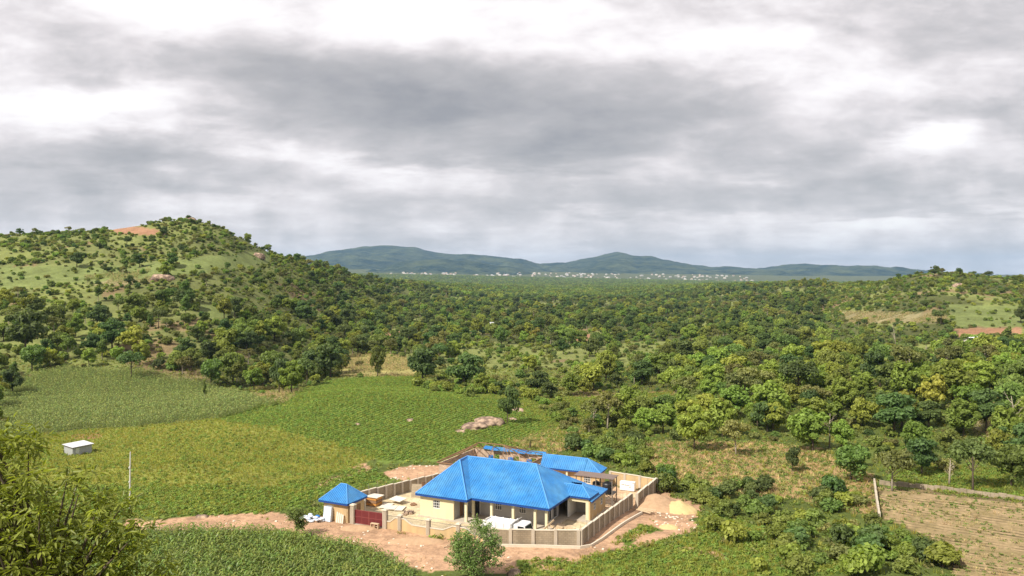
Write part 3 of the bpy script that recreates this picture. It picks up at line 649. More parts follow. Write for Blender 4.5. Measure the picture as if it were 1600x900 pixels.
for s in (-1, 1):
    x0, x1 = (-hw, -.012) if s < 0 else (.012, hw)
    leaf = MB().box(x0, -.03, .12, x0 + .07, .03, 2.0).box(x1 - .07, -.03, .12, x1, .03, 2.0).box(x0 + .07, -.028, .12, x1 - .07, .028, .19).box(x0 + .07, -.028, 1.93, x1 - .07, .028, 2.0).box(x0 + .07, -.026, 1.03, x1 - .07, .026, 1.1).box((x0 + x1) / 2 - .03, -.027, .19, (x0 + x1) / 2 + .03, .027, 1.93).build('gate_leaf', M['redlt'], gate)
    for (xa, xb) in ((x0 + .07, (x0 + x1) / 2 - .03), ((x0 + x1) / 2 + .03, x1 - .07)):
        for (za, zb) in ((.19, 1.03), (1.1, 1.93)): MB().box(xa, -.008, za, xb, .008, zb).build('panel', M['red'], leaf)
MB().box(-hw, -.25, -.1, hw, .25, .05).build('threshold', M['concrete'], gate)
fw = empty('ornamental_wall', GL.copy()); tag(fw, 'tan front wall with swooping coping, iron railings and fluted pillars beside the gate', 'wall')
def wp(parent, x, y, *a, **k): return pillar(parent, x - parent.location.x, y - parent.location.y, a[0] - parent.location.z, *a[1:], **k)
wp(fw, GL.x, GL.y, 0, 2.55, .58, gang); wp(fw, GR.x, GR.y, 0, 2.45, .55, gang)
PP = [Vector(p) for p in ((-17.2, 106.6, 0), (-15.05, 105.65, 0), (-11.05, 103.75, 0), (-6.95, 101.95, 0), (-3.4, 100.5, 0))]
for k, p in enumerate(PP[1:]): 
    d_ = PP[min(k + 2, 4)] - PP[k]; wp(fw, p.x, p.y, 0, 1.98, .46, math.atan2(d_.y, d_.x))
LO, HI = .98, 1.62
shapes = [[(0, LO), (.3, LO), (.75, HI), (1, HI)], [(0, HI), (.12, HI), (.42, LO), (1, LO)], [(0, LO), (.5, LO), (.86, HI), (1, HI)], [(0, HI), (.2, HI), (.55, LO), (1, LO)]]
for k in range(4):
    p, q = PP[k], PP[k + 1]; d = (q - p); L = d.length; d.normalize(); n = Vector((-d.y, d.x, 0)); s0, s1 = .26, L - .26; o = p - GL
    prof = [(s0 + (s1 - s0) * f, h) for f, h in shapes[k]]
    MB().prism([o + d * s0 - n * .09 + Vector((0, 0, -.3)), o + d * s1 - n * .09 + Vector((0, 0, -.3))] + [o + d * s - n * .09 + Vector((0, 0, h)) for s, h in reversed(prof)], n * .18).build('panel', M['tanwall'], fw)
    for (sa, ha), (sb, hb) in zip(prof[:-1], prof[1:]): MB().beam(o + d * sa + Vector((0, 0, ha + .045)), o + d * sb + Vector((0, 0, hb + .045)), .3, .12).build('coping', M['coping'], fw)
    ss_ = np.array([q_[0] for q_ in prof]); hh_ = np.array([q_[1] for q_ in prof]); x = s0 + .12; top = HI + .2
    rail = MB().beam(o + d * s0 + Vector((0, 0, top)), o + d * s1 + Vector((0, 0, top)), .05)
    while x < s1 - .05:
        hb = float(np.interp(x, ss_, hh_))
        if hb < HI - .1: rail.beam(o + d * x + Vector((0, 0, hb + .1)), o + d * x + Vector((0, 0, top - .02)), .032)
        x += .16
    rail.build('railing', M['iron'], fw)

# ---- plain cement walls: (points with ground height), each panel and pillar its own piece
def block_wall(pts, h, label, step=0.0, npan=None, rods=True, pw=.42, pan_mat='block', proud=.1):
    p0 = Vector(pts[0]); root = empty('boundary_wall', p0); tag(root, label, 'wall', 'cement boundary walls of the compound')
    run = []
    for A_, B_, n_ in zip(pts[:-1], pts[1:], npan):
        for k in range(n_):
            run.append((Vector(A_).lerp(Vector(B_), k / n_), Vector(A_).lerp(Vector(B_), (k + 1) / n_)))
    for k, (p, q) in enumerate(run):
        d = (q - p); d.z = 0; L = d.length; d.normalize(); n = Vector((-d.y, d.x, 0)); ang_ = math.atan2(d.y, d.x); ax = (d, n, Vector((0, 0, 1)))
        top = p.z + h + (.05 if k % 2 else 0); bot = min(p.z, q.z) - .5
        c = (p + q) / 2 - p0
        MB().obox((c.x, c.y, (top + bot) / 2 - p0.z), (L / 2 - pw / 2, .1, (top - bot) / 2), ax).build('panel', M[pan_mat], root)
        MB().obox((c.x, c.y, top + .05 - p0.z), (L / 2 - pw / 2 + .02, .16, .048), ax).build('coping', M['coping'], root)
        wp(root, p.x, p.y, p.z, top - p.z + .1, pw, ang_, fl=False, cap=False)
        if rods and k % 1 == 0:
            o = p - p0; MB().beam((o.x, o.y, top - p0.z), (o.x + .05 * (k % 3 - 1), o.y + .03, top - p0.z + .75 + .25 * ((k * 7) % 3)), .035).build('starter_bar', M['steel'], root)
    p, q = run[-1]; d = q - p; wp(root, q.x, q.y, q.z, h + .1, pw, math.atan2(d.y, d.x), fl=False, cap=False)
    return root
def zl(b): return float(-1.2 * ss(6, 27, b))
def G(x, y): return (x, y, hz1(x, y))
block_wall([(-2.9, 100.35, 0), (-.2, 99.75, 0), (8.4, 99.45, 0)], 1.95, 'grey cement front wall between round bush and corner, truck parked behind', npan=(1, 3))
KX, KY = 8.75, 99.6
re = P3(5.45, 18.9)
block_wall([(KX, KY, 0), (re.x, re.y, hz1(re.x, re.y) + .15)], 1.95, 'long grey cement wall running back along the right side, bristling with steel bars', npan=(10,))
r2, r3, r4 = P3(6.2, 19.3), P3(5.9, 31.2), P3(-2.4, 32.2)
block_wall([(r2.x, r2.y, zl(19)), (r3.x, r3.y, zl(31) - .1)], 2.15, 'cement wall at the far right corner behind the soil heap', npan=(4,), pan_mat='block')
block_wall([(r3.x - .25, r3.y - .1, zl(31) - .1), (r4.x, r4.y, zl(31))], 2.15, 'tan rear wall behind the white cabinet', npan=(3,), pan_mat='tanwall')
l1, l2 = P3(-30.3, -.6), P3(-27.2, 17.0)
block_wall([(l1.x, l1.y, 0), (l2.x, l2.y, -.9)], 2.1, 'stepped grey cement wall on the left side behind stacked boards', npan=(10,), rods=True)
sw = MB().wall((0, 0), (1.6, -2.9), -.3, 2.3, .22).build('return_wall', M['coping'], None, loc=(l1.x - .2, l1.y - .1, 0)); tag(sw, 'short pale wall joining the gatehouse to the left boundary wall', 'wall')

# kerb-like footing edge round the outside of front-right corner
kb = MB(); line = [(-2.5, 99.3), (4, 98.95), (8.6, 98.5), (10.0, 99.2), (11.6, 101.6), (14.3, 106.4), (17.2, 111.6), (19.0, 114.9)]
fine = []
for p, q in zip(line[:-1], line[1:]):
    for k in range(4): fine.append((p[0] + (q[0] - p[0]) * k / 4, p[1] + (q[1] - p[1]) * k / 4))
fine.append(line[-1])
for p, q in zip(fine[:-1], fine[1:]): kb.beam((*p, hz1(*p) + .1), (*q, hz1(*q) + .1), .2, .5)
tag(kb.build('footing_kerb', M['coping']), 'low pale concrete kerb curving round the outer right corner of the wall', 'kerb')

# ---- rear quarters
rq = empty('rear_quarters', (*l2w(0, 0), 0), TH); tag(rq, 'low tan rear building with blue hipped roof behind the water tanks', 'building')
zf, ze, zr = -1.15, 1.9, 3.65
MB().wall((-12.6, 27.4), (-2.9, 27.4), zf - .4, ze - .08, .2, [(1.2, 2.2, zf + .1, .95), (2.7, 3.7, zf + .1, .95), (7.2, 8.4, .2 - .4, 1.0)]).build('wall', M['tanwall'], rq)
for a_ in (-10.9, -9.4): MB().box(a_ - .5, 27.42, zf + .1, a_ + .5, 27.47, .95).build('door', M['dark'], rq)
window(rq, (-4.8, 27.4), (1, 0), 1.2, 1.2, 4, 3, .4)
MB().wall((-2.8, 27.3), (-2.8, 29.9), zf - .4, ze - .08, .2).build('wall', M['tanwall'], rq); MB().wall((-2.7, 30.0), (-12.7, 30.0), zf - .4, ze - .08, .2).build('wall', M['tanwall'], rq); MB().wall((-12.7, 29.9), (-12.7, 27.3), zf - .4, ze - .08, .2).build('wall', M['tanwall'], rq)
for a_ in (-12.3, -8.2): MB().box(a_ - .15, 26.65, zf - .3, a_ + .15, 26.95, ze - .1).build('column', M['creamlt'], rq)
q_ = dict(a=(-12.95, 26.4, ze), b=(-2.25, 26.5, ze), c=(-2.5, 30.5, ze), d=(-13.1, 30.5, ze), r=(-5.15, 28.45, zr), s=(-13.3, 28.45, zr))
for poly in ([q_['a'], q_['b'], q_['r'], q_['s']], [q_['b'], q_['c'], q_['r']], [q_['c'], q_['d'], q_['s'], q_['r']]): MB().facet(poly).build('roof_slope', M['blue'], rq)
caps(rq, [(q_['b'], q_['r']), (q_['s'], q_['r']), (q_['c'], q_['r'])], .08); fascia(rq, [q_['a'], q_['b'], q_['c'], q_['d']], ze, .2)
MB().add([(-12.9, 26.45, ze - .06), (-2.4, 26.55, ze - .06), (-2.6, 30.4, ze - .06), (-12.9, 30.4, ze - .06)], [(0, 1, 2, 3)]).build('soffit', M['soffit'], rq)
MB().wall((-13.15, 26.5), (-13.15, 30.4), -.5, 2.3, .14).build('gable_wall', M['blockraw'], rq)

# ---- unfinished building: raw block walls, bare timber roof frame, first blue sheets at the rear
ub = empty('unfinished_building', (*l2w(0, 0), 0), TH); tag(ub, 'roofless block building with bare brown timber trusses behind the bungalow', 'building')
z0u, z1u = -1.8, 1.85; a0, a1, b0, b1 = -30.0, -15.6, 21.6, 34.4
MB().wall((a0, b0), (a1, b0), z0u, z1u, .22, [(2, 3.2, -.2, 1.0), (6, 7.2, -.2, 1.0), (10, 11.2, -.2, 1)]).build('wall', M['blockraw'], ub); MB().wall((a1, b0 + .11), (a1, b1), z0u, z1u, .22, [(2, 3.2, -.2, 1.0)]).build('wall', M['blockraw'], ub)
MB().wall((a1 - .11, b1), (a0 + .11, b1), z0u, z1u, .22, [(1.5, 2.6, .2, 1.25), (5, 6.1, .2, 1.25), (9, 10.1, .2, 1.25)]).build('wall', M['blockraw'], ub); MB().wall((a0, b1), (a0, b0 + .11), z0u, z1u, .22, [(2, 3.2, -.2, 1.0), (7, 8.2, -.2, 1.)]).build('wall', M['blockraw'], ub)
MB().wall((-25, b0 + .12), (-25, b1 - .12), z0u, .1, .2, [(5, 6, z0u, -.4)]).build('partition', M['blockraw'], ub); MB().wall((-20, b0 + .12), (-20, b1 - .12), z0u, .4, .2, [(5, 6, z0u, -.2)]).build('partition', M['blockraw'], ub)
MB().wall((a0 + .12, 28), (-25.12, 28), z0u, -.1, .2).build('partition', M['blockraw'], ub); MB().wall((-19.88, 28), (a1 - .12, 28), z0u, .2, .2).build('partition', M['blockraw'], ub)
for w_ in (((a0 - .3, b0 - .3), (a1 + .3, b0 - .3)), ((a0 - .3, b1 + .3), (a1 + .3, b1 + .3)), ((a0 - .3, b0 - .3), (a0 - .3, b1 + .3)), ((a1 + .3, b0 - .3), (a1 + .3, b1 + .3))): MB().beam((*w_[0], z1u + .12), (*w_[1], z1u + .12), .12, .12).build('wall_plate', M['timber'], ub)
ap1, ap2, apz = (-25.6, 28), (-20.6, 28), 4.6
ends = []
for k in range(5): f = k / 4; ends += [(ap1, (a0 - .3, b0 - .3 + (b1 - b0 + .6) * f)), (ap2, (a1 + .3, b0 - .3 + (b1 - b0 + .6) * f))]
for k in range(4): f = k / 3; xx = ap1[0] + (ap2[0] - ap1[0]) * f; ends += [((xx, 28), (xx + (f - .5) * 5.5, b1 + .3)), ((xx, 28), (xx + (f - .5) * 5.5, b0 - .3))]
for p, q in ends: MB().beam((p[0], p[1], apz), (q[0], q[1], z1u + .2), .07, .11).build('rafter', M['timber'], ub)
MB().beam((*ap1, apz), (*ap2, apz), .1, .12).build('ridge_board', M['timber'], ub)
for k, (p, q) in enumerate(ends[::2]):
    f = .5; mx_, my_ = p[0] + (q[0] - p[0]) * f, p[1] + (q[1] - p[1]) * f
    MB().beam((mx_, my_, apz + (z1u - apz) * f), (p[0] + (q[0] - p[0]) * .25, p[1] + (q[1] - p[1]) * .25, z1u - .1), .06).build('strut', M['timber'], ub)
sl = (apz - z1u) / (b1 + .3 - 28)
def zslope(b): return z1u + .32 + (b1 + .3 - b) * sl
for k in range(7):
    x0 = -28.0 + k * 1.8; x1 = x0 + 1.74; bt = b1 - .5 - .25 * ((k * 5) % 3)
    MB().facet([(x0, bt, z1u + .22), (x1, bt, z1u + .22 + .05 * (k % 2)), (x1, b1 + .5, z1u + .62), (x0, b1 + .5, z1u + .60)], .3).build('roof_sheet', M['blue'], ub)
for (x, y) in ((-26.5, 34.25), (-22.3, 34.25), (-18.6, 34.25)): MB().box(x - .5, y - .1, .25, x + .5, y - .05, 1.0).build('blue_cover', M['tarpb'], ub)

# ---- water tank stand with canopy
ws = empty('tank_stand', P3(0, 18.7, zl(18.7)), TH); tag(ws, 'steel frame stand with flat brown canopy roof over the black water tanks', 'tank stand')
fz = -zl(18.7)
for (a_, b_) in ((-3.0, 17.7), (2.8, 17.7), (-3.0, 19.8), (2.8, 19.8), (.2, 17.7), (.2, 19.8)): MB().beam((a_, b_ - 18.7, -.3), (a_, b_ - 18.7, 3.55 + fz), .12).build('post', M['steel'], ws)
MB().hexa([(-3.3, -1.2, 3.55 + fz), (3.05, -1.2, 3.55 + fz), (3.05, 1.35, 3.62 + fz), (-3.3, 1.35, 3.62 + fz), (-3.3, -1.2, 3.62 + fz), (3.05, -1.2, 3.62 + fz), (3.05, 1.35, 3.69 + fz), (-3.3, 1.35, 3.69 + fz)]).build('canopy', M['canopy'], ws)
MB().box(-.9, -1.05, 1.25 + fz - .12, 2.9, 1.1, 1.25 + fz).build('platform', M['steel'], ws)
for (p, q) in (((.2, -1), (2.8, -1)), ((2.8, -1), (2.8, 1.1)), ((.2, 1.1), (2.8, 1.1))):
    MB().beam((*p, 0.2), (*q, 1.1 + fz), .06).build('brace', M['steel'], ws); MB().beam((*q, 0.2), (*p, 1.1 + fz), .06).build('brace', M['steel'], ws); MB().beam((*p, 2.3 + fz), (*q, 2.3 + fz), .06).build('rail', M['steel'], ws)
def tank(a_, b_, z, r, h, label):
    x, y = l2w(a_, b_); o = empty('water_tank', (x, y, z)); tag(o, label, 'water tank')
    prof = [(r * .97, 0), (r, .05)]
    for k in range(5): zz_ = .05 + (h * .78) * k / 5; prof += [(r, zz_ + .06), (r * .965, zz_ + .09), (r * .965, zz_ + .12), (r, zz_ + .15)]
    prof += [(r, h * .82), (r * .85, h * .92), (r * .4, h)]
    MB().lathe(prof, 22).build('barrel', M['black'], o); MB().lathe([(r * .3, 0), (r * .3, .08), (r * .2, .12)], 16, (0, 0, h)).build('lid', M['black'], o)
tank(1.95, 18.0, 1.25, .78, 1.75, 'large black plastic water tank at the right end of the stand'); tank(-.25, 19.2, 1.25, .62, 1.35, 'smaller black water tank at the left end of the stand')

# ---- white cabinet with dark lettering
cb = empty('white_cabinet', P3(1.5, 29.6, zl(29.6)), TH + .02); tag(cb, 'white boxy cabinet with dark lettering standing by the rear wall', 'cabinet')
MB().box(-1.25, -.45, .12, 1.2, .45, 1.5).build('body', M['white'], cb); MB().box(-1.15, -.4, -.1, 1.1, .4, .118).build('skid', M['steel'], cb)
lt = MB(); x = -.95; hs_ = [.16, .12, .2, .13, .13, .19, .12, .12, .22, .13, .12, .13]
for k, hh in enumerate(hs_): 
    z_ = 1.0 - .012 * k; lt.box(x, -.462, z_ - (.06 if k == 2 or k == 5 else 0), x + .05, -.452, z_ + hh * .8); lt.box(x + .05, -.461, z_ + hh * .3, x + .12, -.452, z_ + hh * .5); x += .135
lt.build('lettering', M['text'], cb); MB().box(.3, -.46, .62, .66, -.452, .70).build('small_print', M['iron'], cb); MB().box(.9, -.46, 1.3, 1.12, -.452, 1.42).build('badge', M['iron'], cb)

# ---- tipper truck
tk = empty('tipper_truck', P3(-4.3, -3.9, 0), TH - .02); tag(tk, 'white tipper truck parked behind the front wall facing right', 'truck')
MB().box(-3.2, -.42, .62, 3.2, .42, .85).build('chassis', M['steel'], tk)
bd = MB(); bd.prism([(-3.35, -1.05, .98), (1.25, -1.05, .98), (1.25, -1.05, 2.3), (-2.9, -1.05, 2.3)], (0, .07, 0)); bd.prism([(-3.35, .98, .98), (1.25, .98, .98), (1.25, .98, 2.3), (-2.9, .98, 2.3)], (0, .07, 0))
bd.box(-3.3, -.98, .9, 1.25, .98, 1.0); bd.prism([(-3.35, -.98, 1.0), (-3.35, .98, 1.0), (-2.9, .98, 2.25), (-2.9, -.98, 2.25)], (.07, 0, 0)); bd.box(1.18, -.98, 1.0, 1.249, .98, 2.55)
tb = bd.build('tipper_body', M['truck'], tk)
MB().box(-2.7, -.95, 1.9, 1.1, .95, 2.12).build('load', M['white'], tb)
for x_ in (-2.2, -1.05, .1, 1.1):
    for s in (-1, 1): MB().box(x_ - .05, s * 1.09 - .035, 1.0, x_ + .05, s * 1.09 + .035, 2.36).build('rib', M['truck'], tb)
MB().prism([(1.2, -1.05, 2.3), (1.2, 1.05, 2.3), (1.75, 1.05, 2.75), (1.75, -1.05, 2.75)], (0, 0, .06)).build('headboard', M['truck'], tb)
cabp = [(1.55, .75), (3.35, .75), (3.4, 1.45), (3.12, 2.3), (2.95, 2.42), (1.7, 2.42), (1.55, 2.3)]
cabo = MB().prism([(x_, -1.0, z_) for x_, z_ in cabp], (0, 2.0, 0)).build('cab', M['truck'], tk)
MB().prism([(3.385, -.85, 1.52), (3.385, .85, 1.52), (3.15, .85, 2.22), (3.15, -.85, 2.22)], (.03, 0, .01)).build('windscreen', M['dark'], cabo)
for s in (-1, 1):
    MB().prism([(2.15, s * 1.003, 1.5), (3.2, s * 1.003, 1.5), (3.0, s * 1.003, 2.2), (2.15, s * 1.003, 2.2)], (0, s * .012, 0)).build('side_window', M['dark'], cabo)
    MB().box(3.2, s * 1.16 - .07, 1.7, 3.28, s * 1.16 + .07, 2.1).beam((3.2, s * 1.0, 2.1), (3.24, s * 1.16, 2.08), .03).build('mirror', M['black'], cabo); MB().box(3.38, s * .72 - .14, .95, 3.43, s * .72 + .14, 1.13).build('headlight', M['zinc'], cabo)
MB().box(3.3, -1.02, .5, 3.5, 1.02, .74).build('bumper', M['steel'], tk)
for x_ in (-2.4, -1.3, 2.5):
    for s in (-1, 1):
        wl = MB(); k0 = len(wl.v); wl.lathe([(.3, -.14), (.48, -.14), (.5, -.08), (.5, .08), (.48, .14), (.3, .14)], 18); wl.v = [(v[0] + x_, s * .86 + v[2], .5 + v[1]) for v in wl.v]
        wo_ = wl.build('wheel', M['rubber'], tk); rm = MB().lathe([(.28, -.1), (.3, .12), (.12, .15)], 14); rm.v = [(v[0] + x_, s * (.88 + v[2]), .5 + v[1]) for v in rm.v]; rm.build('rim', M['zinc'], wo_)

# ---- building materials in the yard and at the gatehouse
def slab(name, c, size, rz, tilt, mtn, label, cat, group=None, tilt_ax='x'):
    o = MB().box(-size[0] / 2, -size[1] / 2, 0, size[0] / 2, size[1] / 2, size[2]).build(name, M[mtn]); o.location = c
    o.rotation_euler = (tilt if tilt_ax == 'x' else 0, tilt if tilt_ax == 'y' else 0, rz); return tag(o, label, cat, group)
bx = P3(-28.9, 1.0)
stk = empty('timber_crate', (bx.x, bx.y, 0), TH); tag(stk, 'orange plywood crate with pale sheets on top by the left wall', 'crate')
for k in range(3): MB().box(-.95, -.8, .08 + k * .42, .95, .8, .44 + k * .42).build('tier', M['orange' if k != 1 else 'timber'], stk)
MB().box(-1.3, -.95, 1.35, 1.25, .95, 1.43).build('lid_sheet', M['paleboard'], stk)
for k, (a_, b_, sx, sy, th_, rz, tl, lb) in enumerate([(-26.7, 1.1, 1.5, 2.5, .06, .25, .0, 'pale plaster board lying flat nearest the crate'), (-25.4, .7, 1.3, 2.4, .08, .35, -.06, 'pale board lying tilted on the yard floor beside the stack'),
                                       (-26.2, 3.4, 2.3, 1.6, .07, -.2, .12, 'white board propped up at the back of the board pile'), (-24.1, .9, 1.2, 2.2, .06, .3, 0, 'rightmost pale board lying on the sandy yard')]):
    p = P3(a_, b_); slab('board', (p.x, p.y, .12 + .16 * (k == 2) * 3), (sx, sy, th_), TH + rz, tl, 'paleboard', lb, 'board', 'boards lying in the yard')
p = P3(-25.3, 7.3); lp = slab('plywood_sheet', (p.x, p.y, .0), (1.9, .1, 2.0), TH + .35, -.3, 'block', 'weathered grey panel leaning near the left wall', 'panel')
p = P3(-24.3, 8.0); lp = slab('door_leaf', (p.x, p.y, .0), (.7, .08, 2.3), TH + 1.2, -.18, 'timber', 'dark narrow door leaf leaning against the left wall', 'door leaf')
def rubble(name, c, r, h, mtn, label, cat, n=14, seed=0, sz=.28):
    rg = random.Random(seed); root = empty(name, c); tag(root, label, cat)
    for k in range(n):
        t_ = rg.random() * 6.28; q = r * math.sqrt(rg.random()); s_ = sz * (.6 + .8 * rg.random()); a_ = rg.random() * 3.1
        ax = (Vector((math.cos(a_), math.sin(a_), .2)).normalized(), Vector((-math.sin(a_), math.cos(a_), 0)), Vector((-.2 * math.cos(a_), -.2 * math.sin(a_), 1)).normalized())
        MB().obox((q * math.cos(t_), q * math.sin(t_), s_ * .3 + h * (1 - q / r) * rg.random()), (s_ * .6, s_ * .4, s_ * .3), ax).build('piece', M[mtn], root)
p = P3(-23.6, 3.4); rubble('debris_heap', (p.x, p.y, 0), .5, .2, 'timber', 'small dark heap of offcuts in the yard near the boards', 'debris', 9, 2, .3)
p = P3(-21.9, -.6); rubble('scrap_heap', (p.x, p.y, 0), .8, .3, 'rock', 'brown scrap heap on pale yard left of the bungalow', 'debris', 14, 3, .35)
p = P3(1.2, 2.2); rubble('timber_offcuts', (p.x, p.y, 0), 1.6, .4, 'plank', 'scattered pale timber offcuts on ground right of the bungalow', 'debris', 22, 4, .55)
p = P3(3.6, 1.6); rubble('block_pile', (p.x, p.y, 0), .8, .6, 'coping', 'pile of pale blocks inside the right boundary wall', 'block pile', 16, 5, .5)
p = P3(-1.0, -1.6); tag(MB().beam((0, 0, .1), (1.6, 2.0, 1.9), .09, .22).build('leaning_plank', M['plank'], loc=(p.x, p.y, 0), rz=TH), 'pale plank leaning against the front right column', 'plank')
# bags and sheets in front of the gatehouse
p = P3(-31.6, -9.0)
bg_ = empty('cement_bags', (p.x, p.y, 0), TH); tag(bg_, 'heap of white bags and sheeting left of the gatehouse', 'bags')
rg = random.Random(5)
def pillow(m, c, sx, sy, sz, rz):
    cs, sn = math.cos(rz), math.sin(rz); prof = []
    k = len(m.v); nu, nv = 8, 6
    for i in range(nv + 1):
        ph = -math.pi / 2 + math.pi * i / nv
        for j_ in range(nu):
            t_ = 2 * math.pi * j_ / nu; f = lambda q: math.copysign(abs(q) ** .55, q)
            x_, y_, z_ = sx * f(math.cos(t_)) * f(math.cos(ph)), sy * f(math.sin(t_)) * f(math.cos(ph)), sz * f(math.sin(ph))
            m.v.append((c[0] + x_ * cs - y_ * sn, c[1] + x_ * sn + y_ * cs, c[2] + z_))
    for i in range(nv):
        for j_ in range(nu): m.f.append((k + i * nu + j_, k + i * nu + (j_ + 1) % nu, k + (i + 1) * nu + (j_ + 1) % nu, k + (i + 1) * nu + j_))
    return m
for k in range(22):
    lv = k // 9; pillow(MB(), (rg.uniform(-2.3, 1.2) * (1 - .2 * lv), rg.uniform(-.7, .5), .14 + .24 * lv), .42, .26, .13, rg.uniform(-.5, .5)).build('bag', M['tarpb' if k in (7, 20) else 'tarpw'], bg_, True)
p = P3(-30.0, -8.35); o = slab('wrapped_sheets', (p.x, p.y, 0), (1.3, .45, 2.0), TH, -.16, 'tarpw', 'upright white wrapped sheets leaning on the gatehouse door', 'sheets')
for k in range(4):
    p = P3(-28.5 + k * .34, -8.25 - .02 * k); slab('leaning_plank', (p.x, p.y, 0), (.24, .06, 1.45 - .08 * k), TH + .1, -.2, 'paleboard', ['leftmost', 'second from left', 'third from left', 'rightmost'][k] + ' of four pale planks leaning on the gatehouse front', 'plank', 'planks leaning on the gatehouse')
bn_ = empty('wooden_bench', (-18.6, 106.5, hz1(-18.6, 106.5)), gang); tag(bn_, 'small pale wooden bench in front of the red gate', 'bench')
MB().box(-.6, -.2, .62, .6, .2, .72).build('seat', M['plank'], bn_)
for x_ in (-.55, 0, .55): MB().box(x_ - .05, -.17, -.05, x_ + .05, .17, .618).build('leg', M['plank'], bn_)
MB().box(-.5, -.02, .25, .5, .02, .33).build('stretcher', M['plank'], bn_)
for k in range(3): 
    tag(MB().beam((0, 0, .12 + .12 * k), (2.6 - .3 * k, 1.6 + .2 * k, .25 + .12 * k), .1).build('pole', M['plank'], loc=(-8.6 + .35 * k, 98.6 + .3 * k, hz1(-8.6, 98.6))), ['nearest', 'middle', 'farthest'][k] + ' of three pale poles lying on the dirt left of the round bush', 'pole', 'poles lying on the dirt track')
p = ground(1000, 803)
for k in range(3): slab('footbridge_plank', (19.3 + .35 * k, 115.2 + .25 * k, hz1(19.3, 115.2) + .32 + .08 * k), (.3, 2.6, .07), TH + 1.2 + .15 * k, 0, 'plank', ['lowest', 'middle', 'topmost'][k] + ' of the planks laid across the footing trench at the right', 'plank', 'planks across the footing trench')

# ---- heaps of soil and sand right of the wall
def heap(name, u, v, rx, ry, h, mtn, label, seed, cat='heap'):
    x0, y0, z0 = ground(u, v); n = 34; g = np.linspace(-1, 1, n); gx, gy = np.meshgrid(g, g)
    q = np.sqrt((gx * 1.0) ** 2 + gy ** 2); wx, wy = gx * rx, gy * ry
    hgt = h * np.clip(1 - q ** 1.3 * 1.05 - .35 * fbm(gx * 1.7, gy * 1.7, seed, 3), 0, 1) + fbm(gx * 6, gy * 6, seed + 2, 3) * h * .22
    hgt = hgt * (1 - ss(.75, 1, q))
    zg = hz(x0 + wx, y0 + wy) + hgt - z0 - .12 * ss(.7, 1, q) - .03
    i, j = np.meshgrid(np.arange(n - 1), np.arange(n - 1), indexing='ij')
    f = np.stack([i * n + j, i * n + j + 1, (i + 1) * n + j + 1, (i + 1) * n + j], -1).reshape(-1, 4)
    o = bpy.data.objects.new(name, np_mesh(name, np.stack([wx, wy, zg], -1).reshape(-1, 3), f, M[mtn], True)); COL.objects.link(o); o.location = (x0, y0, z0)
    tag(o, label, cat)
heap('soil_heap', 1025, 790, 5.2, 5.5, 1.7, 'soil', 'broad pinkish heap of tipped soil right of the boundary wall', 201)
heap('sand_heap', 1062, 797, 3.3, 3.6, 1.5, 'sand', 'bright yellow sand heap at the edge of the soil', 211)
heap('sand_heap', 1045, 824, 1.6, 1.6, .5, 'sand', 'small pale sand patch in front of the big heap', 221)
heap('soil_heap', 560, 826, 3.0, 1.6, .5, 'soil', 'low earth bank in front of gatehouse and bags', 231)
heap('soil_heap', 650, 846, 4.5, 1.8, .55, 'soil', 'long low spoil bank below the ornamental wall', 241)

# ------------------------------------------------------------------ vegetation: builders
def leaf_quads(c, n, size, rg, asp=1.6, droop=0.0):
    # pointed folded leaves (4 corners) at centres c with normals n
    k = len(c); n = n / np.linalg.norm(n, axis=1, keepdims=True)
    t = rg.normal(size=(k, 3)); t[:, 2] -= droop; t -= (t * n).sum(1, keepdims=True) * n; t /= np.linalg.norm(t, axis=1, keepdims=True)
    s = np.cross(n, t); sz = size * rg.uniform(.6, 1.35, (k, 1))
    v = np.stack([c - t * sz * asp * .5, c + s * sz * .5 + n * sz * .12, c + t * sz * asp * .5, c - s * sz * .5 + n * sz * .12], 1).reshape(-1, 3)
    return v, np.arange(4 * k).reshape(-1, 4)
def unit(rg, k):
    d = rg.normal(size=(k, 3)); return d / np.linalg.norm(d, axis=1, keepdims=True)
def crown_mesh(name, m, seed, rx, ry, rz, zc, lobes, per, leaf, lobe_r=.42, flat=1.0, hollow=.55, low=-.75):
    rg = np.random.default_rng(seed); C = []; Nn = []
    ctr = unit(rg, lobes * 3); ctr = ctr[ctr[:, 2] > low][:lobes]
    rr = rg.uniform(hollow, 1.0, (len(ctr), 1)) * (1 + .55 * (vnoise(ctr[:, 0] * 1.3 + seed, ctr[:, 1] * 1.3 + ctr[:, 2], seed)[:, None] - .5)); ctr = ctr * rr * np.array([rx, ry, rz]) * (1 - lobe_r * .55)
    for c in ctr:
        r = lobe_r * (rx + ry) / 2 * rg.choice([.42, .6, .8, 1.05]); k = int(per * rg.uniform(.7, 1.3))
        d = unit(rg, k); d[:, 2] = np.abs(d[:, 2]) * np.where(rg.random(k) < .75, 1, -1)
        C.append(c + d * np.array([r, r, r * .8 * flat]) * rg.uniform(.6, 1.05, (k, 1)) ** .7); Nn.append(d + rg.normal(size=(k, 3)) * .55 + np.array([0, 0, .35]))
    v, f = leaf_quads(np.vstack(C) + np.array([0, 0, zc]), np.vstack(Nn), leaf, rg)
    return np_mesh(name, v, f, m), ctr + np.array([0, 0, zc])
